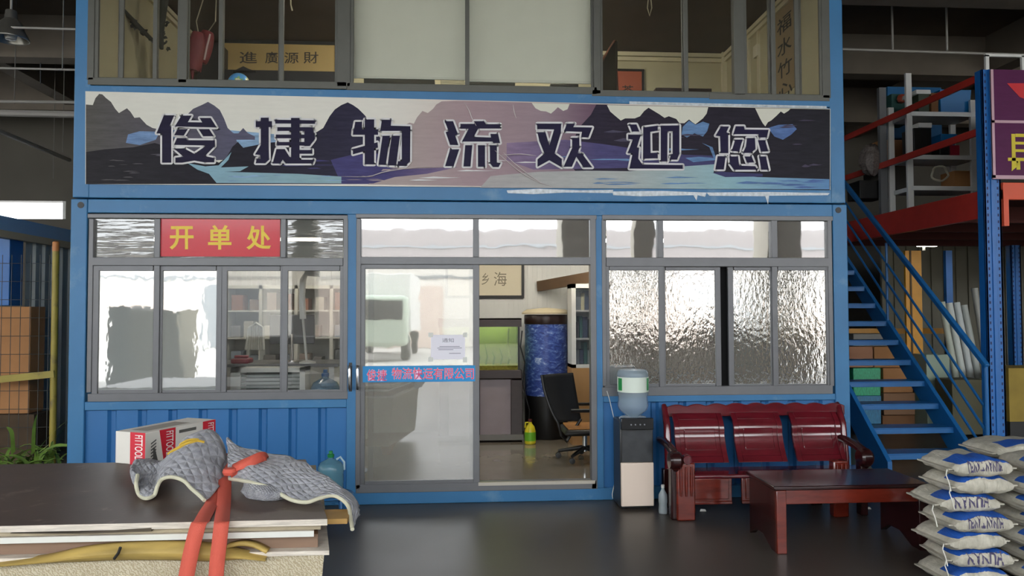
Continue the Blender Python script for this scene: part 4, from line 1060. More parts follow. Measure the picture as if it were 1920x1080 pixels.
# scalloped crest rail
m = MB(); n = 60; x0c, x1c = bX(1250, 6.5), bX(1584, 6.5)
top = []; bot = []
for i in range(n + 1):
    u = i / n; x = x0c + (x1c - x0c) * u
    top.append((x, 6.49, ztopb + .022 * abs(math.sin(PI * u * 9)) + .012 * math.sin(PI * u))); bot.append((x, 6.49, ztopb - .085))
m.prism(top + bot[::-1], (0, .04, 0))
m.build('crest_rail', MAH, bench, bevel=.006)
for x in (bX(1252), bX(1582)):
    m = MB(); m.tube([(x, 6.42, 0), (x, 6.40, .4), (x, 6.44, .7), (x, 6.51, ztopb - .01), (x, 6.535, ztopb + .015)], [.035, .035, .032, .03, .022], 12)
    m.build('back_post', MAH, bench)
m = MB(); m.box((bxl + .02, SEATF, SEATZ - .035), (bxr - .02, SEATB, SEATZ))
m.build('seat', MAH, bench, bevel=.012)
for x0, x1 in ((1290, 1372), (1390, 1475), (1495, 1575)):
    a, b = P(x0, 930, 6.02).x, P(x1, 930, 6.02).x
    m = MB(); m.box((a, 6.01, .12), (b, 6.035, SEATZ - .035)); m.box((a + .03, 5.998, .16), (b - .03, 6.012, .33)); m.box((a + .0, 6.0, .118), (b, 6.03, .145))
    m.build('apron', MAHO, bench, bevel=.006)
for x0, x1 in ((1268, 1303), (1562, 1590)):
    a, b = P(x0, 930, 5.98).x, P(x1, 930, 5.98).x
    m = MB(); m.box((a, 5.96, 0), (b, 6.05, SEATZ + .1))
    lg = m.build('front_leg', MAHO, bench, bevel=.012)
    m = MB()
    for k in range(3):
        xx = a + (b - a) * (.22 + .28 * k); m.tube([(xx, 5.955, .2), (xx, 5.952, .3), (xx, 5.955, .44)], [.008, .012, .008], 8)
    m.build('fluting', MAHO, lg)
    for yy in (6.40,):
        MB().box((a, yy - .04, 0), (b - .03, yy + .03, SEATZ - .03)).build('rear_leg', DMAH, bench, bevel=.006)
# arms with scrolls
for sx, px0, kn in ((-1, 1258, 1262), (1, 1588, 1640)):
    x = P(px0, 860, 6.1).x + sx * (.0 if sx < 0 else .09)
    za = P(1265, 842, 6.0).z - .03
    m = MB(); m.tube([(x, 6.46, za + .03), (x, 6.3, za + .035), (x, 6.12, za + .02), (x, 6.0, za - .01), (x, 5.95, za - .07), (x, 5.97, za - .12), (x, 6.01, za - .1), (x, 6.0, za - .06)], [.03, .034, .036, .036, .034, .03, .024, .014], 12)
    m.build('arm', DMAH, bench)
    m = MB(); m.lathe([(.01, -.055), (.06, -.05), (.075, -.03), (.075, .03), (.06, .05), (.01, .055)], (x, 5.985, za - .06), 22, axis='x')
    m.build('arm_scroll', DMAH, bench)
    MB().box((x - .03, 5.99, 0), (x + .03, 6.08, za - .03)).build('arm_support', DMAH, bench, bevel=.012)
    if sx < 0:
        m = MB(); m.lathe([(.005, -.03), (.035, -.028), (.043, -.01), (.043, .02), (.02, .03)], (P(1287, 861, 5.98).x, 5.97, P(1287, 861, 5.98).z), 18, axis='y')
        m.build('arm_rosette', MAH, bench)

# coffee table in front of the bench
tz = .47
n_ = G(1456, 912, tz); fx = G(1380, 886, tz)
tb = thing('coffee_table', 'dark red wooden coffee table with slab ends in front of the bench', 'table', (2.9, n_.y + .25, 0))
TX0, TX1, TY0, TY1 = n_.x, P(1736, 930, n_.y).x, n_.y, n_.y + .5
MB().box((TX0 - .02, TY0 - .01, tz - .03), (TX1 + .03, TY1 + .02, tz)).build('tabletop', DMAH, tb, bevel=.008)
for x in (TX0, TX1 - .05):
    m = MB(); m.prism([(x, TY0, 0), (x, TY0 + .1, 0), (x, TY0 + .25, .07), (x, TY1 - .1, .07), (x, TY1, 0), (x, TY1, tz - .03), (x, TY0, tz - .03)], (.05, 0, 0))
    m.build('end_panel', DMAH, tb, bevel=.004)
    MB().box((x - .004, TY0 - .006, 0), (x + .068, TY0 + .03, tz - .03)).build('front_leg', MAHO if x == TX0 else DMAH, tb, bevel=.005)
MB().box((TX0 + .05, TY0 + .01, tz - .13), (TX1 - .05, TY0 + .035, tz - .03)).build('apron', MAHO, tb, bevel=.004)

# water dispenser and small bottle beside the bench
dy0 = D - .36
dxa, dxb = P(1165, 870, dy0).x, P(1226, 870, dy0).x
wd = thing('water_dispenser', 'black and cream water dispenser standing between the door and the bench', 'water dispenser', ((dxa + dxb) / 2, dy0 + .15, 0))
zd = lambda y: P(1195, y, dy0).z
zsc = zd(784) / 1.0
zlow = max(.03, zd(950))
MB().box((dxa, dy0, zlow), (dxb, dy0 + .3, zd(868))).build('lower_door', M('cream_door_panel', '#ecd9c9', .35), wd, bevel=.008)
m = MB(); m.box((dxa - .004, dy0 + .03, zlow - .02), (dxb + .004, dy0 + .31, zd(790)))
m.build('housing', M('charcoal_housing', '#2a2b2d', .35, var=.1, vs=14), wd, bevel=.01)
m = MB(); m.box((dxa, dy0 - .005, zd(806)), (dxb, dy0 + .05, zd(784)))
cp = m.build('control_panel', M('glossy_black_panel', '#17181a', .2), wd, bevel=.006)
m = MB()
for px in (1183, 1191, 1200, 1208): m.lathe([(.006, 0), (.006, .006), (.004, .008)], (P(px, 795, dy0).x, dy0 - .013, zd(796)), 10, axis='y')
m.build('button', M('grey_button', '#8c8f93', .4), cp)
MB().box((dxa + .01, dy0 + .012, zd(866)), (dxb - .01, dy0 + .04, zd(808))).build('glass_front', M('smoked_glass', '#3b3d40', .12, var=.25, vs=9), wd)
xc = (dxa + dxb) / 2
for xx in (dxa + .03, dxb - .03): MB().lathe([(.015, 0), (.015, zlow)], (xx, dy0 + .07, 0), 10).build('foot', BLACK, wd)
MB().lathe([(.12, 0), (.125, .005), (.11, .018), (.07, .02)], (xc, dy0 + .16, zd(790)), 28).build('bottle_collar', M('white_collar', '#d2d4d4', .4), wd)
wb_ = thing('water_bottle', 'upturned clear blue water bottle with a green and white label on the dispenser', 'water bottle', (xc, dy0 + .16, zd(790)))
zb0 = zd(788); H = P(1190, 694, dy0 + .05).z - zb0
pr = [(.04, .0), (.075, .04), (.125, .09), (.137, .14), (.13, .2), (.13, .24), (.138, .27), (.132, .3), (.132, .43), (.138, .46), (.137, .5), (.12, .53), (.02, .535)]
MB().lathe([(r, z / .535 * H + zb0) for r, z in pr], (xc, dy0 + .16, 0), 36, cap=False).build('bottle', jugglass('clear_blue_bottle', '#cfdde6', .3), wb_)
lbm = MB(); hh0, hh1 = .29 / .535 * H + zb0, .455 / .535 * H + zb0
def lab_arc(m, a0, a1, z0, z1, r, mi):
    k = 14; vs = []
    for i in range(k + 1):
        a = math.radians(a0 + (a1 - a0) * i / k)
        for z in (z0, z1): vs.append((xc + r * math.cos(a), dy0 + .16 + r * math.sin(a), z))
    m.add(vs, [(2*i, 2*i+2, 2*i+3, 2*i+1) for i in range(k)], mi)
lab_arc(lbm, 180, 360, hh0, hh1, .1375, 0)
for a0, a1 in ((192, 215), (318, 345)): lab_arc(lbm, a0, a1, hh0 + .015, hh1 - .01, .1385, 1)
lbm.build('label', [M('label_white', '#d3ddd2', .4), M('label_green', '#1d8a46', .4)], wb_)
cx_ = P(1243, 930, 6.2)
sb = thing('small_bottle', 'small clear plastic bottle on the floor beside the bench arm', 'bottle', (cx_.x, 6.2, 0))
MB().lathe([(.02, 0), (.036, .004), (.038, .03), (.034, .08), (.038, .1), (.036, .16), (.014, .2), (.013, .22)], (cx_.x, 6.2, 0), 20).build('bottle', jugglass('clear_small_bottle', '#d9e2e6', .4), sb)
MB().lathe([(.015, .215), (.015, .24)], (cx_.x, 6.2, 0), 12).build('cap', WHITE, sb)
for px, py, lab in ((1318, 958, 'crumpled white scrap on the floor under the bench apron'), (1627, 954, 'tiny white scrap on the floor under the coffee table')):
    g = G(px, py)
    tag(MB().add([g + Vector(v) for v in ((-.03, -.01, .0), (.025, -.015, 0), (.03, .012, 0), (-.02, .015, 0), (-.02, 0, .018), (.02, 0, .014))], [(3, 2, 1, 0), (0, 1, 5, 4), (1, 2, 5), (2, 3, 4, 5), (3, 0, 4)]).build('paper_scrap', WHITE), lab, 'scrap')
# cable tacked down the wall by the dispenser
tag(MB().tube([P(1138, 733, D - .01), P(1143, 750, D - .012), P(1150, 780, D - .03), P(1157, 812, D - .06), P(1163, 835, D - .1)], .004, 6).build('white_cable', WHITE), 'thin white cable hanging down beside the water dispenser', 'cable')
tag(MB().tube([P(1158, 893, D - .06), P(1152, 908, D - .04), P(1148, 926, D - .02), P(1149, 935, D - .02)], .004, 6).build('white_cable', WHITE), 'short white cable end by the foot of the water dispenser', 'cable')

# ------------------------------------------------------------------ staircase and mezzanine
SX0, SX1, TY, TZ, GO, RI = 4.46, 5.40, 7.6, .19, .25, .23
stc = thing('staircase', 'blue steel open staircase climbing to the mezzanine at right', 'staircase', ((SX0 + SX1) / 2, TY, 0))
NST = 12
for x in (SX0 - .04, SX1):
    m = MB(); 
    y0, z0 = TY - .12, 0; y1, z1 = TY + NST * GO + .1, TZ + NST * RI + .05
    m.prism([(x, y0, .0), (x, y0 + .3, .0), (x, y1, z1 - .22), (x, y1, z1), (x, y0, .13)], (.05, 0, 0))
    m.build('stringer', STAIRB, stc, bevel=.004)
for k in range(NST):
    m = MB(); y = TY + k * GO; z = TZ + k * RI
    m.box((SX0 + .01, y, z - .012), (SX1, y + .27, z)); m.box((SX0 + .01, y, z - .065), (SX1, y + .012, z - .012)); m.box((SX0 + .01, y + .258, z - .05), (SX1, y + .27, z - .012))
    m.build('tread', STAIRB, stc, bevel=.003)
hx = SX1 + .025
def stl(y, off): return (hx, y, TZ + (y - TY) / GO * RI + off)
MB().tube([(hx, 7.36, .0), (hx, 7.36, 1.12)], .022, 10).build('newel_post', STAIRB, stc)
MB().bar((hx, 7.34, 1.12), stl(10.5, .98), .05, .055).build('handrail', STAIRB, stc, bevel=.008)
for off in (.25, .48, .72):
    MB().tube([(hx, 7.36, max(.1, TZ + off - .24)), stl(10.5, off + .02)], .014, 8).build('mid_rail', STAIRB, stc)
MB().tube([stl(9.12, -.02), stl(9.12, .98)], .016, 8).build('baluster', STAIRB, stc)
MB().tube([stl(10.45, -.02), stl(10.45, .98)], .016, 8).build('baluster', STAIRB, stc)

MX, MY, MZ0, MZ1 = P(1846, 400, 7.85).x, 7.85, 2.74, 3.05
mz = thing('mezzanine_rack', 'blue and red steel mezzanine standing right of the stairs', 'mezzanine', (MX + 2, 10, 0))
def upright(x, y, h, root, w=.16):
    m = MB()
    m.box((x, y, 0), (x + w, y + .02, h)); m.box((x, y, 0), (x + .025, y + .11, h)); m.box((x + w - .025, y, 0), (x + w, y + .11, h))
    m.box((x + w * .38, y - .012, 0), (x + w * .62, y + .002, h))
    o = m.build('upright_post', RACKB, root, bevel=.003)
    m = MB(); z = .2
    while z < h - .05:
        for dx in (w * .2, w * .8): m.box((x + dx - .008, y - .002, z), (x + dx + .008, y + .001, z + .03))
        z += .075
    m.build('perforation_pattern', M('slot_dark_blue', '#0c2452', .6), o)
upright(MX, MY, P(1835, 130, MY).z, mz, .2)
upright(P(1897, 560, 11.2).x, 11.2, MZ0, mz, .17)
upright(MX + 3.4, MY, 4.3, mz, .2)
MB().box((MX + .02, MY + .11, MZ0), (MX + .09, MY + 4.6, MZ1)).build('side_beam', RED, mz, bevel=.006)
MB().box((MX + .2, MY - .03, P(1890, 375, MY).z), (MX + 3.5, MY + .03, P(1890, 343, MY).z)).build('front_beam', ORANGE, mz, bevel=.006)
MB().box((MX + .2, MY - .035, MZ0 - .1), (MX + .26, MY + .02, MZ1)).build('beam_bracket', ORANGE, mz)
MB().box((MX + .05, MY + .05, MZ1 - .06), (MX + 5.5, MY + 4.6, MZ1)).build('deck', M('dark_red_deck', '#4d1d18', .8), mz)
for i in range(4):
    MB().box((MX + .09, MY + .9 + i * 1.05, MZ0 + .05), (MX + 5.4, MY + .98 + i * 1.05, MZ1 - .06)).build('joist', M('dark_red_deck', '#4d1d18', .8), mz)
for yp, yq in (((1832, 147), (1590, 255)), ((1828, 247), (1608, 322))):
    a = P(*yp, MY + .1); b = P(*yq, 10.6 if yp[1] < 200 else 10.3)
    za = a.z; zb2 = za
    MB().bar((MX + .03, MY + .1, za), (MX + .03, MY + 4.2, za), .03, .085).build('guard_rail', RED, mz, bevel=.004)
# purple banner on the front guard
sgx0, sgx1 = P(1859, 240, MY - .04).x, MX + 3.3
zq = lambda y: P(1890, y, MY - .04).z
ps = thing('purple_sign', 'purple sign board with a yellow character on the mezzanine front', 'sign', ((sgx0 + sgx1) / 2, MY - .04, zq(335)))
MB().box((sgx0, MY - .045, zq(334)), (sgx1, MY - .035, zq(131))).build('panel', grad('purple_print', [(0, '#5d2a52'), (1, '#5d2a4e')], -2, 2, streak=.08), ps)
m = MB(); m.box((sgx0, MY - .05, zq(334)), (sgx0 + .03, MY - .03, zq(131))); m.box((sgx0, MY - .05, zq(231)), (sgx1, MY - .045, zq(226))); m.box((sgx0, MY - .05, zq(336)), (sgx1, MY - .03, zq(329)))
m.build('pale_edging', M('pale_pink_edging', '#c9a3b0', .5), ps)
m = MB(); yy = MY - .05
m.poly([P(1888, 156, yy), P(1990, 156, yy), P(1950, 196, yy), P(1912, 182, yy)])
m.build('red_mark', M('sign_red_mark', '#d0202c', .5), ps)
m = MB()
for r in ((1897, 251, 1904, 302), (1904, 251, 1950, 257), (1904, 266, 1940, 271), (1904, 280, 1940, 285), (1890, 296, 1965, 302), (1906, 302, 1913, 318)): m.prb(r, yy, yy + .002)
m.poly([P(1897, 302, yy), P(1908, 302, yy), P(1912, 308, yy), P(1897, 321, yy)]); m.poly([P(1925, 302, yy), P(1933, 302, yy), P(1962, 318, yy), P(1955, 322, yy)])
m.build('lettering', M('sign_yellow_letter', '#d9c52b', .5), ps, label='yellow character')
tag(MB().box((sgx0 + .02, MY + .05, zq(131)), (sgx0 + .06, MY + .08, zq(98))).box((sgx0 + .02, MY + .05, zq(101)), (sgx1, MY + .08, zq(96))).box((sgx0 + .45, MY + .05, zq(131)), (sgx0 + .49, MY + .08, zq(98))).build('sign_scaffold', WHITE, base=(sgx0 + .5, MY + .06, MZ1)), 'thin white metal frame rising behind the purple sign', 'frame')

# shelving on the mezzanine
QY = 9.5
sf = thing('shelving_unit', 'white steel shelving unit loaded with bins on the mezzanine', 'shelving', (P(1765, 380, QY).x, QY + .2, MZ1))
for px in (1706, 1826):
    x = P(px, 250, QY).x
    for dy in (0, .42): MB().box((x - .04, QY + dy, MZ1), (x + .04, QY + dy + .04, P(1706, 137, QY).z - (0 if px == 1706 and dy == 0 else .35))).build('upright', WHITE, sf, bevel=.003)
shz = [P(1765, y, QY).z for y in (210, 291, 349)]
for z in shz: MB().box((P(1708, 250, QY).x, QY - .01, z - .06), (P(1830, 250, QY).x, QY + .45, z)).build('shelf_board', WHITE, sf, bevel=.003)
xx = P(1656, 230, 9.9).x
tag(MB().box((xx - .05, 9.9, MZ1), (xx + .05, 9.96, P(1656, 164, 9.9).z)).build('grey_post', M('grey_steel', '#77787a', .5, metal=.3)), 'grey steel post beside the shelving on the mezzanine', 'post')
BIN = M('blue_bin', '#0e6fae', .4)
def bin_(x0, y0, x1, y1, Y, dep, mat, name, label, cat, taper=.02):
    X0, X1, Z0, Z1 = R((x0, y0, x1, y1), Y)
    m = MB(); t = taper
    m.add([(X0+t, Y+t, Z0), (X1-t, Y+t, Z0), (X1-t, Y+dep-t, Z0), (X0+t, Y+dep-t, Z0), (X0, Y, Z1), (X1, Y, Z1), (X1, Y+dep, Z1), (X0, Y+dep, Z1)], [(0,3,2,1),(4,5,6,7),(0,1,5,4),(1,2,6,5),(2,3,7,6),(3,0,4,7)])
    return tag(m.build(name, mat, bevel=.006), label, cat)
bin_(1763, 168, 1822, 210, QY + .05, .32, BIN, 'blue_bin', 'large blue bin on the upper shelf of the mezzanine shelving', 'bin')
bin_(1722, 176, 1743, 210, QY + .05, .3, M('dark_green_box', '#25331f', .5), 'green_box', 'dark green box with a pale lid on the upper shelf', 'box', .004)
bin_(1718, 168, 1745, 176, QY + .04, .32, WHITE, 'white_tray', 'pale tray lying on the dark green box', 'tray', -.004)
bin_(1746, 174, 1760, 210, QY + .06, .3, CARDD, 'brown_box', 'narrow brown box between the green box and blue bin', 'box', .002)
bin_(1764, 251, 1795, 272, QY + .04, .3, BIN, 'blue_bin', 'small blue bin on the middle shelf above a red drum', 'bin')
bin_(1782, 272, 1800, 291, QY + .06, .25, M('red_drum', '#9a1530', .5), 'red_box', 'small crimson box on the middle shelf', 'box', .003)
bin_(1762, 272, 1781, 291, QY + .06, .25, BLACK, 'black_box', 'small black box beside the crimson box', 'box', .003)
bin_(1714, 240, 1747, 291, QY + .08, .28, BLACK, 'black_case', 'black plastic case on the middle shelf with pale scribbles', 'case', .004)
bin_(1722, 230, 1748, 239, QY + .05, .25, WHITE, 'white_box', 'flat white box lying on the black case', 'box', .002)
c0 = P(1764, 328, QY + .1); ringm = MB()
ringm.tube([(c0.x + .115*math.cos(a*PI/12), QY + .12 + .02*math.sin(a), c0.z + .02 + .1*math.sin(a*PI/12)) for a in range(24)], .014, 8, 0, True)
tag(ringm.build('cable_coil', M('pale_cable', '#b9b39d', .6)), 'ring of pale cable on the bottom shelf of the mezzanine shelving', 'cable')
bin_(1790, 320, 1835, 349, QY + .1, .3, CARD, 'carton', 'brown carton at the right end of the bottom shelf', 'carton', .002)
# goods at the stair head
gy = 10.4
bin_(1652, 262, 1672, 312, gy, .4, CARD, 'carton', 'tan carton at the stair head, left of the white shelving upright', 'carton', .002)
bin_(1674, 262, 1698, 312, gy, .4, CARDD, 'carton', 'darker brown carton next to the tan one at the stair head', 'carton', .002)
bin_(1650, 312, 1700, 362, gy - .02, .45, M('grey_carton', '#55534d', .8), 'carton', 'dull grey carton carrying the two brown cartons at the stair head', 'carton', .002)
bin_(1630, 344, 1649, 366, gy - .02, .3, CARDD, 'carton', 'small dark carton below the plastic wrapped bundle', 'carton', .002)
m = MB(); c0 = P(1634, 300, 10.05); vs_, fs_ = [], []
for i in range(13):
    for j in range(20):
        a = PI * i / 12; b_ = 2 * PI * j / 20; v = Vector((math.sin(a)*math.cos(b_)*.16, math.sin(a)*math.sin(b_)*.14, math.cos(a)*.22))
        vs_.append(c0 + v * (1 + .25 * noise.noise(v * 14)))
fs_ = [(i*20+j, i*20+(j+1) % 20, (i+1)*20+(j+1) % 20, (i+1)*20+j) for i in range(12) for j in range(20)]
wrap = m.add(vs_, fs_).build('wrapped_bundle', M('crinkled_plastic_wrap', '#6f6661', .25, var=.3, vs=40, bump=.8, bs=50), sharp=20)
tag(wrap, 'crinkled plastic wrapped bundle at the top of the stairs', 'bundle')
bin_(1612, 338, 1660, 372, 10.0, .35, BLACK, 'black_case', 'black case under the wrapped bundle at the stair head', 'case', .004)
# blue tarpaulin behind the shelving
bin_(1665, 163, 1766, 260, 10.7, .25, M('blue_sheeting', '#0b5f93', .6, var=.1, vs=4), 'blue_crate', 'tall blue crate behind the white shelving upright', 'crate', .002)
bin_(1672, 176, 1703, 232, 10.35, .25, M('teal_crate', '#23524c', .6), 'teal_crate', 'dull teal crate with a red ball in front of the tall blue crate', 'crate', .004)
m = MB(); c0 = P(1691, 185, 10.3); m.lathe([(.001, -.07), (.05, -.05), (.07, 0), (.05, .05), (.001, .07)], c0, 18); tag(m.build('red_ball', M('dull_red_ball', '#b04f3a', .5)), 'small dull red ball in the teal crate', 'ball')

# ------------------------------------------------------------------ goods under the mezzanine
RY = 10.6
rk = thing('pallet_rack', 'pallet rack with ochre beam seen through the stair treads', 'rack', (P(1680, 620, RY).x, RY + .4, 0))
zr = P(1640, 616, RY).z
MB().box((P(1560, 620, RY).x, RY, zr - .08), (P(1780, 620, RY).x, RY + .05, zr)).build('beam', M('ochre_beam', '#b98224', .5, var=.08), rk)
MB().box((P(1560, 620, RY).x, RY + .05, zr - .05), (P(1780, 620, RY).x, RY + .9, zr - .02)).build('shelf_deck', CARDD, rk)
for px in (1556, 1782): MB().box((P(px, 600, RY).x - .05, RY, 0), (P(px, 600, RY).x + .05, RY + .06, 2.6)).build('upright', RACKB, rk)
gd = 9.9
bin_(1600, 690, 1652, 742, gd, .3, M('green_shrink_pack', '#27a878', .35, var=.35, vs=40, stretch=(3, 1, .6)), 'shrink_pack', 'bright green shrink wrapped pack seen between the treads', 'pack', .006)
bin_(1606, 742, 1653, 795, gd, .3, M('blue_bottle_pack', '#2c78a0', .35, var=.4, vs=34, stretch=(3, 1, .4)), 'shrink_pack', 'blue and teal shrink wrapped pack under the green one', 'pack', .006)
bin_(1656, 690, 1712, 736, gd, .4, CARD, 'carton', 'brown taped carton right of the green pack', 'carton', .001)
bin_(1657, 737, 1716, 778, gd, .4, M('dull_brown_carton', '#8d6a4e', .8), 'carton', 'dull brown carton right of the blue pack', 'carton', .001)
bin_(1655, 779, 1716, 823, gd, .4, CARDD, 'carton', 'dark carton on the floor beneath the dull brown one', 'carton', .001)
bin_(1604, 796, 1653, 823, gd, .3, M('dark_crate', '#2a2b2c', .6), 'crate', 'dark crate on the floor under the blue pack', 'crate', .001)
bin_(1590, 650, 1637, 689, gd + .02, .4, M('pinkish_carton', '#a8795c', .8), 'carton', 'pale brown carton standing on the green pack', 'carton', .001)
bin_(1639, 650, 1697, 689, gd + .02, .4, CARD, 'carton', 'wide tan carton standing on the taped carton', 'carton', .001)
bin_(1600, 626, 1668, 649, gd + .05, .3, M('grey_goods', '#86857f', .7), 'parcel', 'flat grey parcel on the cartons just below the ochre rack beam', 'parcel', .001)
# yellow board, white rolls, right hand clutter
yb = thing('yellow_door_panel', 'tall ochre yellow panel leaning behind the handrail', 'panel', (P(1712, 660, 10.2).x, 10.2, 0))
X0, X1, Z0, Z1 = R((1699, 470, 1729, 660), 10.2)
MB().box((X0, 10.2, 0), (X1, 10.24, Z1)).build('board', M('ochre_yellow_panel', '#c98c14', .45, var=.08), yb)
MB().box((X0 + .06, 10.19, 0), (X0 + .085, 10.21, Z1)).build('seam', M('dark_seam', '#4a330c', .6), yb)
for i, (px, top, lean, col) in enumerate(((1776, 566, .05, '#b6bdae'), (1790, 568, .05, '#c9cfc9'), (1804, 567, .05, '#c2c8c6'), (1818, 572, .05, '#a9aea8'), (1838, 540, .0, '#9c9c94'))):
    a = P(px, top, 10.0); rr = .044
    tag(MB().tube([(a.x + lean + .12, 10.0 - .1, 0), (a.x, 10.0 + .12, a.z)], rr, 14).build('white_roll', M('roll_' + col[1:], col, .5)), ('first pale greenish roll, nearest the yellow panel', 'second tall white roll leaning behind the handrail', 'third tall white roll, in the middle of the leaning group', 'fourth, greyer roll of the leaning group', 'tallest grey roll, standing close to the blue rack post')[i], 'roll', 'rolls leaning behind the stair rail')
bin_(1738, 665, 1782, 800, 9.85, .3, M('pale_green_panel', '#98a795', .6), 'pale_box', 'pale greenish box at the foot of the white rolls', 'box', .002)
bin_(1786, 712, 1850, 815, 9.35, .35, M('olive_carton', '#5d5a45', .8), 'carton', 'olive brown carton at the foot of the rolls', 'carton', .002)
yw_ = thing('yellow_crate', 'dusty yellow crate at the right edge behind the blue post', 'crate', (P(1920, 760, 9.0).x, 9.0, 0))
X0, X1, Z0, Z1 = R((1892, 690, 2000, 790), 9.0)
MB().box((X0, 9.0, Z0 - .0), (X1, 9.5, Z1)).build('box', M('dusty_yellow', '#9a8236', .7, var=.15, vs=4), yw_)
MB().box((X0 + .02, 9.02, 0), (X1, 9.48, Z0)).build('base', BLACK, yw_)
# lit strip lamp under the mezzanine and wall beyond
lm = thing('strip_lamp', 'bright strip lamp glowing beneath the mezzanine', 'lamp', tuple(P(1740, 460, 12)))
X0, X1, Z0, Z1 = R((1723, 456, 1757, 462), 12)
MB().box((X0, 12, Z0), (X1, 12.06, Z1)).build('diffuser', M('lamp_glow', '#f2f4e8', .5, emit=3), lm)
MB().box((X0 - .02, 11.98, Z1), (X1 + .02, 12.1, Z1 + .04)).build('housing', WHITE, lm)
MB().box((X0 + .1, 12.03, Z1 + .04), (X0 + .13, 12.06, MZ0 - .02)).build('hanger', STEEL, lm)
wm = MB(); X0 = P(1655, 600, 13.2).x
for i in range(26): wm.box((X0 + i * .24, 13.2, 0), (X0 + i * .24 + .17, 13.23, 3.0))
wm.box((X0, 13.23, 0), (X0 + 6.3, 13.26, 3.0))
struct(wm.build('wall_rear_store', M('grey_green_sheet_wall', '#6c695c', .7, var=.08, vs=2)))

# ------------------------------------------------------------------ left side: mesh cage, cartons, plant
cg = thing('wire_cage', 'wire mesh cage with yellow corner post beside the cabin', 'cage', (-5.3, 8.6, 0))
CY = 8.5
YP = M('ochre_yellow_post', '#9a8a35', .5, var=.2, vs=4, dirt=('#5e4f35', .55, .7, 5))
px_ = P(102, 640, CY).x; zt_ = P(102, 461, CY).z
MB().tube([(px_, CY, 0), (px_, CY, zt_)], .034, 12).build('corner_post', YP, cg)
MB().lathe([(.036, 0), (.036, .1), (.02, .11)], (px_, CY, zt_ - .06), 12).build('post_cap', M('orange_cap', '#c07a3c', .5), cg)
MB().bar(P(-30, 714, CY - .02), P(103, 701, CY - .02), .05, .075).build('cross_rail', YP, cg)
mm = MB(); xa, xb = P(-60, 640, CY).x, px_
k = 0
x = xb - .07
while x > xa: mm.tube([(x, CY + .01, .2), (x, CY + .01, zt_ - .1)], .0035, 5); x -= .1
z = .25
while z < zt_ - .08: mm.tube([(xa, CY + .014, z), (xb, CY + .014, z)], .0035, 5); z += .2
mm.build('mesh_panel', M('dark_wire', '#3c3d3b', .5), cg)
bin_(-60, 575, 56, 776, 8.75, .3, CARD, 'carton', 'large tan carton stack block inside the wire cage', 'carton', .002)
tag(MB().box((P(-60, 700, 8.75).x, 8.7, 0), (P(70, 700, 8.75).x, 9.05, P(0, 777, 8.75).z)).build('timber_pallet', M('dark_pallet_wood', '#4a3a28', .85, var=.15, vs=6)), 'dark timber block under the tan carton in the cage', 'pallet')
bin_(-60, 440, 18, 573, 8.78, .26, M('blue_tank', '#1c63a8', .4, var=.06), 'blue_box', 'blue box standing on the tan carton inside the wire cage', 'box', .002)
# blue roof edge of the shed next door, with an ochre lip
sd_ = thing('side_shed', 'dark sheet walled side shed with a blue eave, left of the cabin', 'shed', (-6.2, 11, 0))
ea, eb = P(-20, 408, 8.3), P(128, 440, 9.9)
xE = (ea.x + eb.x) / 2
MB().box((xE - .12, 8.2, 2.62), (xE, 13.5, 2.78)).build('eave', M('pale_blue_eave', '#86aac8', .4), sd_)
MB().box((xE - .1, 8.2, 2.54), (xE + .01, 13.5, 2.62)).build('eave_lip', M('ochre_lip', '#b8a684', .6), sd_)
corr(9.08, 13.5, xE - .06, 0, 2.55, .2, .03, 'y').build('side_wall', M('dark_grey_sheet', '#a3a8a2', .6, var=.06), sd_, sharp=20)
m = MB()
for i in range(30):
    x = xE - .05 + i * .14; m.box((x, 13.6, 0), (x + .1, 13.63, 3.2))
m.box((xE - .1, 13.63, 0), (xE + 4.2, 13.66, 3.2))
struct(m.build('wall_side_passage', M('dark_grey_sheet', '#a3a8a2', .6, var=.06)))
# plant
pl = thing('strap_leaf_plant', 'green strap leaved plant at the left, behind the board stack', 'plant', (P(60, 860, 7.2).x, 7.2, 0))
lv = MB(); LM = M('leaf_green', '#6d8a3a', .5, var=.3, vs=5)
for i in range(46):
    bx_ = P(random.uniform(5, 95), 860, 7.2).x; by_ = 7.2 + random.uniform(-.2, .2)
    a = random.uniform(0, 2 * PI); ln = random.uniform(.3, .62); w = random.uniform(.014, .026); rows = []
    base_z = .22
    for k in range(9):
        u = k / 8; r = ln * (.75 * u ** 1.3); z = base_z + ln * (1.1 * u - .75 * u * u)
        c = Vector((bx_ + math.cos(a) * r, by_ + math.sin(a) * r * .6, z)); s = Vector((-math.sin(a), math.cos(a), 0)) * w * (1 - u ** 3) 
        rows.append([c - s, c + Vector((0, 0, -.006)), c + s])
    lv.grid(rows)
for (p0, p1, p2) in (((66, 850), (95, 815), (129, 786)), ((70, 850), (100, 826), (128, 792)), ((72, 852), (105, 835), (150, 838)), ((25, 850), (22, 812), (12, 800)), ((62, 850), (64, 800), (70, 776))):
    pts = crom([P(*p0, 7.1), P(*p1, 7.0), P(*p2, 6.95)], 10); rows = []
    for k, p in enumerate(pts):
        s = Vector((.5, .3, .6)).normalized() * .022 * (1 - (k / 9) ** 3); rows.append([p - s, p, p + s])
    lv.grid(rows)
lv.build('leaves', LM, pl)
MB().lathe([(.12, 0), (.14, .02), (.2, .24), (.19, .25), (.17, .23)], (pl.location.x, 7.2, 0), 24).build('pot', M('terracotta', '#7a4a33', .8), pl)
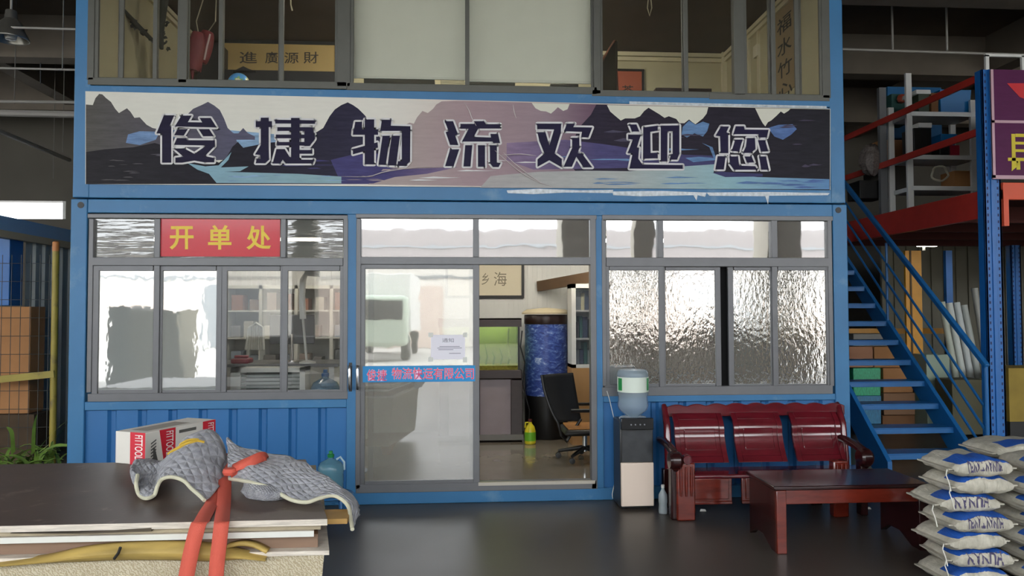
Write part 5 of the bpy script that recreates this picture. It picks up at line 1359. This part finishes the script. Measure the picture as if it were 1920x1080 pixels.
# ------------------------------------------------------------------ inside the lower cabin
# unseen ceiling tubes, added to light the two rooms
def fill_tube_lamp(x, y, z, L_, power, lab, col=(1, .97, .9)):
    t = thing('fill_tube_lamp', lab, 'lamp', (x, y, z))
    MB().box((x - L_/2, y - .04, z - .03), (x + L_/2, y + .04, z)).build('housing', WHITE, t)
    MB().tube([(x - L_/2 + .03, y, z - .05), (x + L_/2 - .03, y, z - .05)], .016, 10).build('tube', M('tube_glow_%d' % (power * 10), '#fff8ea', .5, emit=power), t)
zc1 = ZJ - .16
for x, p, lab in ((-2.1, 2.2, 'unseen ceiling tube added to light the left office desk'), (-.2, 2.2, 'unseen ceiling tube added to light the middle of the office'), (1.5, 2.6, 'unseen ceiling tube added to light the room around the office chair')):
    fill_tube_lamp(x, D + 1.5, zc1, 1.2, p * 4, lab)
fill_tube_lamp(-.55, D + .8, ZUC, .9, 32, 'ceiling tube added to light the upper room, hidden behind the left roller blind')
fill_tube_lamp(.5, D + .8, ZUC, .9, 32, 'ceiling tube added to light the upper room, hidden behind the right roller blind')
BW = BK - .07
# framed calligraphy
def picture(rect, Y, label, bw, frm, paper, items, dep=.03, bold=.008, ink='#2c2620'):
    t = thing('framed_calligraphy', label, 'picture', P((rect[0]+rect[2])/2, rect[3], Y))
    x0, y0, x1, y1 = rect
    m = MB()
    for r in ((x0, y0, x1, y0 + bw), (x0, y1 - bw, x1, y1), (x0, y0 + bw, x0 + bw, y1 - bw), (x1 - bw, y0 + bw, x1, y1 - bw)): m.prb(r, Y - dep, Y)
    m.build('frame', frm, t)
    MB().prb((x0 + bw, y0 + bw, x1 - bw, y1 - bw), Y - dep * .5, Y).build('sheet', paper, t)
    m = MB()
    for ch, r in items: put_text(m, ch, prect(r, Y - dep * .55), bold)
    if items: m.build('brushwork', M('ink_' + ink[1:], ink, .6), t)
    return t
picture((835, 486, 983, 559), BW, 'black framed calligraphy on the ribbed wall above the fish tank', 5, BLACK, M('rice_paper', '#d3cab4', .7), [('乡', (903, 512, 917, 534)), ('海', (926, 510, 950, 536))], bold=0, ink='#77705f')
# fish tank on its stand
ty = 8.75
ft = thing('fish_tank', 'green lit fish tank on a dark stand inside the doorway', 'fish tank', (P(900, 824, ty).x, ty, ZF))
def trr(r, dep=.42, off=0): 
    X0, X1, Z0, Z1 = R(r, ty + off); return (X0, ty + off, Z0), (X1, ty + dep, Z1)
a, b = trr((822, 597, 978, 613)); m = MB()
m.box((a[0], a[1], a[2]), (b[0], a[1] + .02, b[2])); m.box((a[0], b[1] - .02, a[2]), (b[0], b[1], b[2])); m.box((a[0], a[1], b[2] - .015), b); m.box((a[0], a[1] + .02, a[2]), (a[0] + .02, b[1], b[2])); m.box((b[0] - .02, a[1] + .02, a[2]), (b[0], b[1], b[2]))
m.build('hood', DKWOOD, ft)
MB().box(*trr((820, 694, 979, 711), .44, -.01)).build('base_ledge', DKWOOD, ft, bevel=.01)
a, b = trr((824, 613, 974, 694))
gw = MB()
gw.box((a[0], b[1] - .02, a[2]), (b[0], b[1], b[2]))
gw.build('backdrop', M('tank_backdrop_green', '#8b9468', .6, var=.12, vs=3), ft)
MB().box((a[0], a[1], a[2]), (b[0], b[1] - .02, a[2] + .05)).build('gravel', M('tank_gravel', '#9c8f4e', .9, var=.3, vs=40), ft)
tg = film('tank_glass', .06, .12, '#9ab85a', 2, 0, tint='#d9e0bb')
MB().box((a[0], a[1], a[2]), (b[0], a[1] + .008, b[2])).build('front_glass', tg, ft)
MB().box((b[0] - .008, a[1] + .008, a[2]), (b[0], b[1] - .02, b[2])).build('side_glass', tg, ft)
MB().box((b[0] - .02, a[1] - .004, a[2]), (b[0] + .004, a[1] + .016, b[2])).build('corner_trim', BLACK, ft)
m = MB(); m.tube([(a[0] + .06, a[1] + .2, b[2] + .06), (b[0] - .06, a[1] + .2, b[2] + .06)], .014, 8)
m.build('tank_lamp', M('tank_lamp_glow', '#f4ffe6', .5, emit=6), ft)
m = MB()
for i in range(9):
    x = a[0] + .1 + i * .09; m.tube([(x, a[1] + .25, a[2] + .04), (x + .02, a[1] + .24, a[2] + .14), (x - .01, a[1] + .26, a[2] + .2 + .05 * (i % 3))], [.012, .01, .003], 6)
m.build('water_weed', M('water_weed_green', '#4f7a28', .6), ft)
m = MB(); m.tube([(b[0] - .12, a[1] + .12, b[2] - .02), (b[0] - .13, a[1] + .12, b[2] - .2), (b[0] - .1, a[1] + .12, a[2] + .12)], .012, 8)
m.build('filter_pipe', WHITE, ft)
for r in ((824, 712, 842, 826), (884, 712, 900, 826), (958, 712, 980, 826)):
    MB().box(*trr(r, .42)).build('stand_leg', DKWOOD, ft, bevel=.006)
MB().box(*trr((842, 712, 960, 815), .4, .03)).build('stand_panel', M('mauve_grey_panel', '#8d7f83', .35, var=.1, vs=3), ft)
MB().box(*trr((822, 816, 982, 826), .44, -.02)).build('plinth', M('grey_plinth', '#74706b', .4), ft)
tag(MB().tube([P(979, 620, ty - .02), P(976, 650, ty - .03), P(984, 680, ty - .03), P(980, 720, ty - .02), P(993, 770, ty - .03), P(990, 806, ty - .03)], .008, 7).build('black_cable', BLACK), 'black cable looping down beside the fish tank', 'cable')
# blue patterned drum with a cream lid
dyy = 8.95; c0 = P(1027, 700, dyy); rd = (P(1068, 700, dyy).x - P(986, 700, dyy).x) / 2
dm = thing('patterned_drum', 'tall blue sea patterned drum with a cream lid behind the office chair', 'drum', (c0.x, dyy + rd * .6, ZF))
zz = lambda y: P(1027, y, dyy).z
def sea():
    m = bpy.data.materials.new('blue_sea_pattern'); m.use_nodes = True
    nt = m.node_tree; N = nt.nodes; L = nt.links; b = N['Principled BSDF']; b.inputs['Roughness'].default_value = .35
    tc = N.new('ShaderNodeTexCoord'); mp = N.new('ShaderNodeMapping'); mp.inputs['Scale'].default_value = (1, 1, 2); L.new(tc.outputs['Object'], mp.inputs[0])
    n = N.new('ShaderNodeTexNoise'); n.inputs['Scale'].default_value = 11; n.inputs['Detail'].default_value = 6; n.inputs['Roughness'].default_value = .7; n.inputs['Distortion'].default_value = 1; L.new(mp.outputs[0], n.inputs['Vector'])
    r = N.new('ShaderNodeValToRGB'); e = r.color_ramp.elements; e[0].position = .3; e[0].color = lin('#1c275c'); e[1].position = .72; e[1].color = lin('#d4dcea')
    for p_, c_ in ((.48, '#364e9c'), (.58, '#5a74b8'), (.64, '#9caed4')): q = e.new(p_); q.color = lin(c_)
    L.new(n.outputs[0], r.inputs[0]); L.new(r.outputs[0], b.inputs['Base Color']); return m
cyl = (c0.x, dyy + rd * .6, 0)
MB().lathe([(rd * .98, ZF), (rd, ZF + .01), (rd, zz(742))], cyl, 36).build('base', BLACK, dm)
MB().lathe([(rd * .99, zz(742)), (rd * .99, zz(608))], cyl, 40).build('patterned_body', sea(), dm)
MB().lathe([(rd, zz(608)), (rd * 1.02, zz(606)), (rd * 1.02, zz(592)), (rd, zz(590))], cyl, 36).build('rim', DKWOOD, dm)
MB().lathe([(rd * 1.12, zz(589)), (rd * 1.13, zz(586)), (rd * .9, zz(580)), (.02, zz(577))], cyl, 36).build('lid', M('cream_lid', '#c8bb9c', .6), dm)
# wooden pelmet on the wall and the white glass fronted bookcase
tag(MB().bar(P(1010, 537, BW - .02), P(1118, 518, 8.7), .06, .13).build('wall_beam', M('brown_box_beam', '#5d4733', .5, var=.1)), 'brown wooden box beam slanting along the office wall', 'beam')
by0 = 8.5
bc = thing('bookcase', 'white framed glass bookcase with wooden base at the right of the doorway', 'bookcase', (P(1130, 790, by0).x, by0 + .2, ZF))
x0b, x1b = P(1072, 650, by0).x, P(1185, 650, by0).x
z0b, z1b, z2b = ZF, P(1090, 690, by0).z, P(1090, 532, by0).z
m = MB()
for bx in (((x0b, by0, z1b), (x0b + .05, by0 + .35, z2b)), ((x1b - .05, by0, z1b), (x1b, by0 + .35, z2b)), ((x0b, by0, z2b - .05), (x1b, by0 + .35, z2b)), ((x0b, by0, z1b), (x1b, by0 + .35, z1b + .04)), ((x0b, by0 + .33, z1b), (x1b, by0 + .35, z2b))): m.box(*bx)
m.build('case', WHITE, bc)
for i in (1, 2): MB().box((x0b + .05, by0 + .02, z1b + (z2b - z1b) * i / 3), (x1b - .05, by0 + .33, z1b + (z2b - z1b) * i / 3 + .02)).build('shelf', WHITE, bc)
MB().box((x0b, by0, z0b), (x1b, by0 + .36, z1b)).build('base_cabinet', M('light_oak', '#b58a58', .5, var=.1, vs=4, stretch=(1, 1, .2)), bc)
MB().box((x0b + .05, by0 + .005, z1b + .04), (x1b - .05, by0 + .012, z2b - .05)).build('glass_door', film('bookcase_glass', .1, .1, '#7f8894', 2, 0), bc)
rnd = random.Random(4)
bcols = ['#34405e', '#46516b', '#2d3038', '#777f8a', '#8e9aa0', '#b9b59b', '#3c6a6a']
k_ = 0
for sh_ in range(3):
    x = x0b + .06; zb_ = z1b + (z2b - z1b) * sh_ / 3 + (.04 if sh_ == 0 else .02)
    while x < x1b - .12:
        w = rnd.uniform(.03, .06); h = rnd.uniform(.16, .26)
        c = rnd.choice(bcols)
        tag(MB().box((x, by0 + .06, zb_), (x + w, by0 + .28, zb_ + h)).build('book_file', M('file_' + c[1:], c, .6)), 'file number %d from the left on the %s shelf of the white bookcase' % (k_ % 20 + 1, ('lower', 'middle', 'upper')[sh_]), 'file', 'files in the bookcase')
        x += w + .004; k_ += 1
    k_ = 0
# office chair
oc = Vector((P(1068, 850, 7.65).x + .12, 7.65, ZF))
ch = thing('office_chair', 'black mesh office chair on castors just inside the doorway', 'chair', tuple(oc))
S_ = lambda px, py, y: P(px, py, y)
bk = [[S_(1016, 703, 7.55), S_(1074, 699, 7.75)], [S_(1022, 735, 7.53), S_(1080, 735, 7.73)], [S_(1034, 770, 7.5), S_(1086, 770, 7.7)], [S_(1046, 792, 7.48), S_(1090, 790, 7.68)]]
rows = loft([[r[0], (r[0] + r[1]) / 2 + Vector((.0, .05, 0)), r[1]] for r in bk], 9, 12)
MB().grid(rows).build('backrest', M('black_mesh_fabric', '#17181b', .8), ch, solid=.02)
MB().tube([rows[i][0] for i in range(12)] + [S_(1052, 815, 7.5), S_(1062, 828, 7.6), oc + Vector((0, 0, .42))], .016, 8).build('back_frame', BLACK, ch)
sz = P(1090, 802, 7.6).z
MB().box((oc.x - .2, 7.42, sz - .06), (oc.x + .28, 7.9, sz)).build('seat', BLACK, ch, bevel=.03)
MB().box((oc.x - .16, 7.46, sz + .001), (oc.x + .26, 7.86, sz + .018)).build('cushion', M('tan_cushion', '#a9743c', .8), ch, bevel=.006)
for yy, x_ in ((7.40, oc.x + .02), (7.93, oc.x + .05)):
    MB().tube([(x_ - .16, yy, sz + .2), (x_ + .2, yy, sz + .2), (x_ + .24, yy, sz + .14), (x_ + .12, yy, sz - .03)], .018, 8).build('armrest', BLACK, ch)
MB().tube([oc + Vector((.04, 0, .09)), oc + Vector((.04, 0, sz - ZF - .05))], .028, 12).build('gas_column', CHROME, ch)
for i in range(5):
    a = i * 2 * PI / 5 + .3; e = oc + Vector((.04 + .28 * math.cos(a), .28 * math.sin(a), .08))
    lg = MB().tube([oc + Vector((.04, 0, .13)), e], [.026, .016], 8).build('base_arm', BLACK, ch)
    MB().lathe([(.01, -.022), (.03, -.02), (.032, 0), (.03, .02), (.01, .022)], e + Vector((0, 0, -.045)), 14, axis='y').build('castor', BLACK, lg)
# yellow jug on the floor
yj = P(994, 812, 8.62)
jg = thing('detergent_jug', 'yellow jug with a green label on the office floor beside the drum', 'jug', (yj.x, 8.62, ZF))
MB().lathe([(.055, 0), (.065, .01), (.065, .15), (.05, .2), (.022, .235), (.02, .26)], (yj.x, 8.62, ZF), 22).build('bottle', M('yellow_plastic', '#d8c928', .35), jg)
MB().lathe([(.023, .255), (.023, .285)], (yj.x, 8.62, ZF), 12).build('cap', M('dark_red_cap', '#5b2320', .4), jg)
MB().lathe([(.0665, .04), (.0665, .14)], (yj.x, 8.62, ZF), 22, cap=False).build('label', M('lime_label', '#6fb52c', .4), jg)
MB().tube([(yj.x - .02, 8.6, ZF + .25), (yj.x - .055, 8.6, ZF + .25), (yj.x - .06, 8.6, ZF + .19)], .01, 8).build('handle', M('yellow_plastic', '#d8c928', .35), jg)

# left office seen through the window
ly0 = BK - .5
lb = thing('glass_cabinet', 'white framed glass fronted cabinet along the back of the left office', 'cabinet', (P(540, 700, ly0).x, ly0 + .2, ZF))
X0, X1 = P(418, 600, ly0).x, P(690, 600, ly0).x; Z0, Z1 = P(540, 690, ly0).z, P(540, 535, ly0).z
m = MB()
for bx in (((X0, ly0 + .36, ZF), (X1, ly0 + .38, Z1)), ((X0, ly0, Z1 - .04), (X1, ly0 + .38, Z1))): m.box(*bx)
for i in range(5):
    x = X0 + (X1 - X0 - .04) * i / 4; m.box((x, ly0, ZF), (x + .04, ly0 + .38, Z1))
m.build('case', M('cabinet_white', '#c6c6bd', .5), lb)
for z in (.35, .68): MB().box((X0, ly0 + .02, Z0 + (Z1 - Z0) * z), (X1, ly0 + .36, Z0 + (Z1 - Z0) * z + .02)).build('shelf', M('cabinet_white', '#c6c6bd', .5), lb)
MB().box((X0, ly0 + .01, ZF), (X1, ly0 + .36, Z0)).build('base', M('cabinet_base', '#8b8b86', .5), lb)
k_ = 0
for zz_, nn in ((Z0, 7), (Z0 + (Z1 - Z0) * .35 + .02, 8), (Z0 + (Z1 - Z0) * .68 + .02, 7)):
    x = X0 + .08
    for i in range(nn):
        w = rnd.uniform(.08, .14); h = rnd.uniform(.12, .22)
        for q_ in range(5):
            ux = X0 + (X1 - X0 - .04) * q_ / 4
            if x < ux + .045 and x + w > ux - .005: x = ux + .05
        if x + w > X1 - .05: break
        c = rnd.choice(['#6d6a66', '#8a7a70', '#7d8894', '#a9a69a', '#5a5d60', '#90624e'])
        tag(MB().box((x, ly0 + .06, zz_), (x + w, ly0 + .28, zz_ + h)).build('storage_box', M('sbox_' + c[1:], c, .7)), 'box number %d from the left on the %s shelf of the left office cabinet' % (i + 1, ('bottom', 'middle', 'top')[0 if zz_ == Z0 else 1 if nn == 8 else 2]), 'box', 'boxes in the glass cabinet')
        x += w + rnd.uniform(.03, .1)
dz = P(500, 682, 7.4).z
dk = thing('office_desk', 'grey desk behind the left office window', 'desk', (P(500, 700, 7.4).x, 7.5, ZF))
xa, xb = P(240, 690, 7.4).x, P(636, 690, 7.4).x
MB().box((xa, 7.35, dz - .03), (xb, 8.0, dz)).build('desktop', M('desk_grey', '#5a5b5c', .4), dk)
for x in (xa + .05, xb - .1): MB().box((x, 7.4, ZF), (x + .05, 7.95, dz - .03)).build('leg', WHITE, dk)
fx = D + .42
fm_ = thing('louvred_unit', 'white framed louvred unit standing inside the left office window', 'louvred unit', (P(505, 735, fx).x, fx, ZF))
X0, X1, Z0, Z1 = R((432, 690, 572, 740), fx)
m = MB()
for bx in (((X0, fx, ZF), (X0 + .09, fx + .25, Z1)), ((X1 - .05, fx, ZF), (X1, fx + .25, Z1)), ((X0, fx, Z1 - .04), (X1, fx + .25, Z1))): m.box(*bx)
m.build('frame', M('unit_white', '#c9cac2', .4), fm_)
m = MB(); z = ZF + .05
while z < Z1 - .06: m.box((X0 + .09, fx + .03, z), (X1 - .05, fx + .05, z + .022)); z += .035
m.build('louvre', M('unit_grey', '#8f9793', .4), fm_)
MB().box((X0 + .02, fx + .2, ZF), (X1 - .02, fx + .24, Z1 - .02)).build('backing', M('unit_dark', '#4b5a56', .5), fm_)
# things on the desk
mo = thing('computer_monitor', 'dark computer monitor seen from behind on the office desk', 'monitor', tuple(P(540, 682, 7.6)))
X0, X1, Z0, Z1 = R((505, 590, 590, 645), 7.6)
MB().box((X0, 7.6, Z0), (X1, 7.64, Z1)).build('screen_housing', M('monitor_grey', '#4e4f52', .4), mo, bevel=.01)
MB().tube([((X0 + X1) / 2, 7.58, dz), ((X0 + X1) / 2, 7.58, Z0 + .1)], .02, 10).build('stand', CHROME, mo)
MB().lathe([(.11, 0), (.11, .01), (.03, .02)], ((X0 + X1) / 2, 7.6, dz), 20).build('foot', CHROME, mo)
lp_ = thing('desk_lamp', 'white bent neck desk lamp behind the left office window', 'lamp', tuple(P(568, 680, 7.2)))
LW = M('lamp_white', '#d2d2cc', .4)
zb = P(568, 680, 7.2).z
MB().tube([P(568, 598, 7.2), P(566, 555, 7.2), P(568, 525, 7.2), P(574, 512, 7.2), P(600, 514, 7.2)], .03, 10).build('neck', LW, lp_)
MB().tube([P(568, 598, 7.2), Vector((P(568, 640, 7.2).x, 7.38, dz + .02))], .012, 8).build('stem', LW, lp_)
MB().lathe([(.08, 0), (.08, .015), (.02, .03)], (P(568, 640, 7.2).x, 7.42, dz), 18).build('base', LW, lp_)
tp = thing('desk_telephone', 'crimson telephone at the left end of the visible desk', 'telephone', tuple(P(450, 680, 7.42)))
X0, X1, Z0, Z1 = R((432, 668, 466, 679), 7.42)
MB().box((X0, 7.42, dz), (X1, 7.6, dz + .05)).build('body', M('crimson_plastic', '#8c1f33', .4), tp, bevel=.015)
MB().box((X0 + .02, 7.46, dz + .05), (X1 - .02, 7.52, dz + .08)).build('handset', M('crimson_plastic', '#8c1f33', .4), tp, bevel=.012)
jug((P(610, 690, 7.15).x, 7.15, ZF + .55), 1.0, 'water_jug', 'blue water bottle standing inside the right pane of the left office window', M('blue_cap', '#205a8c', .4), jugglass('office_blue_jug', '#6f9db8', .5), False)
tag(MB().box((P(585, 700, 7.0).x, 6.98, ZF), (P(637, 700, 7.0).x, 7.32, ZF + .55)).build('side_table', WHITE), 'white pedestal under the blue water bottle in the left office', 'pedestal')
m = MB(); m.grid(loft([[P(462, 655, 7.9), P(470, 655, 7.8), P(485, 655, 7.8)], [P(464, 635, 7.9), P(472, 632, 7.8), P(490, 632, 7.8)], [P(476, 612, 7.9), P(484, 612, 7.85), P(494, 612, 7.8)]], 9, 9))
oc2 = thing('office_chair', 'pale slatted back of a chair behind the office desk', 'chair', (P(480, 700, 7.9).x, 8.3, ZF))
X0, X1, Z0, Z1 = R((462, 606, 494, 656), 8.25)
m = MB()
for i in range(6): m.tube([(X0 + .03 + i * (X1 - X0 - .06) / 5, 8.25, Z0), (X0 + .03 + i * (X1 - X0 - .06) / 5, 8.29, Z1 - .03)], .012, 8)
m.tube([(X0, 8.25, Z0), (X0 + .02, 8.29, Z1 - .05), ((X0 + X1) / 2, 8.3, Z1), (X1 - .02, 8.29, Z1 - .05), (X1, 8.25, Z0)], .018, 10)
m.build('backrest', M('chair_white', '#b9bab2', .5), oc2)
for x in (X0 + .02, X1 - .02):
    MB().tube([(x, 8.25, Z0), (x, 8.25, ZF)], .016, 8).build('leg', M('chair_white', '#b9bab2', .5), oc2)
MB().box((X0, 8.02, ZF + .42), (X1, 8.27, ZF + .45)).build('seat', M('chair_white', '#b9bab2', .5), oc2)

# ------------------------------------------------------------------ upper room
UB = BK - .11
t = picture((412, 76, 634, 168), UB - .1, 'black framed horizontal calligraphy with four characters in the upper left room', 6, BLACK, M('tan_paper', '#a68d58', .7), [('進', (449, 97, 482, 119)), ('廣', (497, 97, 521, 119)), ('源', (533, 98, 560, 119)), ('財', (569, 97, 597, 119))], bold=.008)
gl = thing('globe', 'blue world globe peeking over the upper window sill', 'globe', tuple(P(448, 170, D + .2)))
gc = P(448, 157, D + .2); grd = P(468, 157, D + .2).x - gc.x
def globemat():
    m = bpy.data.materials.new('globe_map'); m.use_nodes = True
    nt = m.node_tree; N = nt.nodes; L = nt.links; b = N['Principled BSDF']; b.inputs['Roughness'].default_value = .3
    tc = N.new('ShaderNodeTexCoord'); n = N.new('ShaderNodeTexNoise'); n.inputs['Scale'].default_value = 11; n.inputs['Detail'].default_value = 3; L.new(tc.outputs['Object'], n.inputs['Vector'])
    r = N.new('ShaderNodeValToRGB'); r.color_ramp.interpolation = 'CONSTANT'; e = r.color_ramp.elements; e[0].position = 0; e[0].color = lin('#5aa8e6'); e[1].position = .55; e[1].color = lin('#efe6b8')
    q = e.new(.5); q.color = lin('#8cc27a'); L.new(n.outputs[0], r.inputs[0]); L.new(r.outputs[0], b.inputs['Base Color']); return m
MB().lathe([(grd * math.sin(PI*i/16) + .0005, -grd * math.cos(PI*i/16)) for i in range(17)], gc, 30).build('sphere', globemat(), gl)
MB().tube([gc + Vector((0, .0, -grd)), Vector((gc.x, gc.y, ZJ + .75))], .012, 8).build('stem', BLACK, gl)
ut = thing('console_table', 'dark table behind the upper window sill', 'table', (-1.2, D + .5, ZJ + .12))
zt2 = min(P(450, 172, D + .2).z - .02, gc.z - grd - .02)
MB().box((P(352, 160, D + .2).x, D + .2, zt2 - .04), (P(640, 160, D + .2).x, D + .8, zt2)).build('tabletop', BLACK, ut)
for x in (P(356, 160, D + .2).x, P(630, 160, D + .2).x):
    MB().box((x, D + .25, ZJ + .12), (x + .05, D + .75, zt2 - .04)).build('leg', BLACK, ut)
# dark cabinet under the calligraphy
bin_(412, 132, 640, 215, UB - .45, .4, BLACK, 'black_sideboard', 'black sideboard under the four character calligraphy upstairs', 'sideboard', .001)
bin_(370, 78, 412, 220, UB - .42, .35, BLACK, 'black_cabinet', 'tall black cabinet behind the red lanterns upstairs', 'cabinet', .001)
m = MB(); hp = [P(x, y, UB - .5) for x, y in ((436, 134), (446, 129), (456, 124), (466, 129), (478, 133))]
tag(MB().prism(hp, (0, .12, 0)).build('carved_stone', BLACK), 'dark peaked ornament in front of the upstairs calligraphy', 'ornament')
# red hanging ornaments
RL = M('dark_red_cloth', '#6d1a22', .6, var=.15)
for i, (pts, r, lab) in enumerate(((((372, 62), (366, 100), (361, 132)), .085, 'left dark red hanging paper lantern in the upper left window'), (((390, 60), (383, 88), (376, 118)), .085, 'right dark red hanging paper lantern in the upper left window'))):
    dd = D + 1.1 + .22 * i; tt = thing('red_lantern', lab, 'lantern', tuple(P(*pts[0], dd)))
    path = crom([P(*p, dd) for p in pts], 13)
    MB().tube(path, [r * (.35 + .65 * math.sin(PI * (.1 + .8 * k / 12)) ** .6) for k in range(13)], 14).build('body', RL, tt)
    MB().tube([path[0], P(pts[0][0] + (14 if i else -4), 40, D + 1.15), (P(pts[0][0], 60, D + 1.1).x + .05, D + 1.2, ZUC)], .006, 6).build('cord', M('pale_cord', '#a99f86', .7), tt)
    MB().tube([path[-1], path[-1] + Vector((0, 0, -.1))], [.02, .008], 6).build('tassel', RL, tt)
tag(MB().tube([P(383, 112, D + .98), P(388, 88, D + .98), P(394, 64, D + .98)], .009, 6).build('pale_stick', M('pale_stick_wood', '#b09a94', .5)), 'pale stick hanging in front of the right red lantern', 'stick')
# artificial vine branch on the left wall
vn = thing('hanging_vine', 'dark artificial vine trailing across the upper left window', 'vine', tuple(P(300, 60, D + .9)))
VG = M('dark_vine', '#24261a', .8)
MB().tube([P(216, 0, D + .7), P(230, 18, D + .75), P(258, 48, D + .85), P(290, 80, D + 1.0)], [.025, .022, .026, .02], 8).build('branch', VG, vn)
MB().tube([P(308, -10, D + 1.0), P(305, 30, D + 1.0), P(300, 60, D + 1.0), P(303, 92, D + 1.0)], [.05, .035, .04, .02], 8).build('branch', VG, vn)
m = MB(); rr_ = random.Random(2)
for i in range(40):
    tt_ = rr_.uniform(0, 1); c = P(rr_.uniform(298, 314), rr_.uniform(-10, 92), D + 1.0) if i % 2 else P(205 + 85 * tt_, 80 * tt_, D + .7 + .3 * tt_); v = Vector((rr_.uniform(-1, 1), rr_.uniform(-1, 1), rr_.uniform(-1, .3))).normalized() * .06
    s = v.cross(Vector((0, 1, .3))).normalized() * .018
    m.poly([c, c + v * .5 + s, c + v, c + v * .5 - s])
m.build('leaves', VG, vn)
# electrical trunking, frames and scroll on the right
t = picture((1152, 129, 1208, 215), UB, 'dark framed red and tan calligraphy standing low in the upper right room', 4, BLACK, M('red_tan_paper', '#a5553b', .7), [('茶', (1166, 160, 1188, 179))])
bb = thing('black_board', 'tall black leaning board with a brown edge beside the right blind', 'board', tuple(P(1140, 178, 7.6)))
MB().prism([P(1124, 180, 7.4), P(1158, 180, 7.9), P(1158, 76, 7.9), P(1150, 82, 7.75), P(1124, 122, 7.4)], (0, .03, 0)).build('panel', BLACK, bb)
MB().tube([P(1124, 122, 7.39), P(1152, 77, 7.88), P(1158, 180, 7.88)], .016, 8).build('edge', M('brown_edge', '#4f3020', .5), bb)
bin_(1230, 165, 1335, 215, UB - .4, .35, DKWOOD, 'low_cabinet', 'low dark cabinet at the back of the upper right room', 'cabinet', .001)
XWR = XR - .1
def wallpt(px, py): 
    d = ray(px, py); k = (XWR - .01) / d.x; return EYE + d * k
sc_ = thing('hanging_scroll', 'tall calligraphy scroll hung on the right wall of the upper room', 'scroll', tuple(wallpt(1470, 170)))
q = [wallpt(1455, -40), wallpt(1488, -40), wallpt(1488, 178), wallpt(1455, 178)]
ylo, yhi = min(p.y for p in q), max(p.y for p in q)
zlo_, zhi_ = min(wallpt(1470, 176).z, 9), min(wallpt(1470, -40).z, ZUC - .1)
MB().box((XWR - .012, ylo, zlo_), (XWR - .002, yhi, zhi_)).build('paper', M('scroll_paper', '#8f7c5c', .7), sc_)
m = MB(); m.box((XWR - .016, ylo - .02, zlo_), (XWR, ylo, zhi_)); m.box((XWR - .016, yhi, zlo_), (XWR, yhi + .02, zhi_)); m.build('border', DKWOOD, sc_)
m = MB(); ym = (ylo + yhi) / 2
for i, c in enumerate('福水竹心'):
    zc_ = wallpt(1470, 45 + 42 * i).z
    put_text(m, c, lambda u, v, zc_=zc_: Vector((XWR - .014, yhi - .06 - (yhi - ylo - .12) * u, zc_ - .09 + .18 * v)), .008)
m.build('brushwork', M('ink', '#16120f', .6), sc_)
cu = thing('conduit_switch', 'cream surface conduit with a switch box on the right wall of the upper room', 'switch', tuple(wallpt(1420, 95)))
pa, pb = wallpt(1421, 0), wallpt(1421, 176)
MB().box((XWR - .025, pa.y - .02, ZJ + .5), (XWR, pa.y + .02, ZUC - .1)).build('conduit', M('cream_trim', '#c9c0a0', .5), cu)
c0 = wallpt(1420, 96); MB().box((XWR - .04, c0.y - .06, c0.z - .07), (XWR, c0.y + .06, c0.z + .07)).build('switch_box', M('cream_box', '#cfc9ac', .5), cu, bevel=.006)
pa = wallpt(1404, 90); tag(MB().box((XWR - .03, pa.y - .03, ZJ + .12), (XWR, pa.y + .03, ZUC - .08)).build('cream_pilaster', M('cream_trim', '#c9c0a0', .5)), 'narrow cream vertical strip beside the conduit upstairs', 'strip')
sw = [P(1216, -5, 7.8), P(1214, 15, 7.8), P(1218, 30, 7.8), P(1222, 15, 7.8), P(1220, -5, 7.8)]
tag(MB().tube([Vector((sw[0].x, 7.8, ZUC))] + sw + [Vector((sw[-1].x, 7.8, ZUC))], .006, 6).build('cable_loop', M('pale_cord', '#a99f86', .7)), 'loop of pale cord hanging from the upstairs ceiling', 'cord')
tag(MB().tube([Vector((P(545, 0, 7.8).x, 7.8, ZUC)), P(545, 8, 7.8), P(548, 20, 7.8)], .008, 6).build('ceiling_string', M('pale_cord', '#a99f86', .7)), 'pale cord end hanging from the ceiling of the upper left room', 'cord')
# black chairs seen under the blinds
for i, (x0, x1, y0, lab) in enumerate(((682, 815, 146, 'black desk top edge seen under the left blind'), (880, 966, 152, 'dark monitor seen under the right blind'), (1032, 1085, 157, 'dark chair back seen under the right end of the right blind'), (826, 872, 148, 'stacked papers seen below the meeting of the two blinds'))):
    bin_(x0, y0, x1, 215, D + .6 + .1 * i, .3, BLACK if i < 3 else M('paper_pile', '#8f8a75', .7, var=.4, vs=60, stretch=(.1, .1, 4)), ('black_desk', 'dark_monitor', 'chair_back', 'paper_pile')[i], lab, ('desk', 'monitor', 'chair', 'papers')[i], .001)
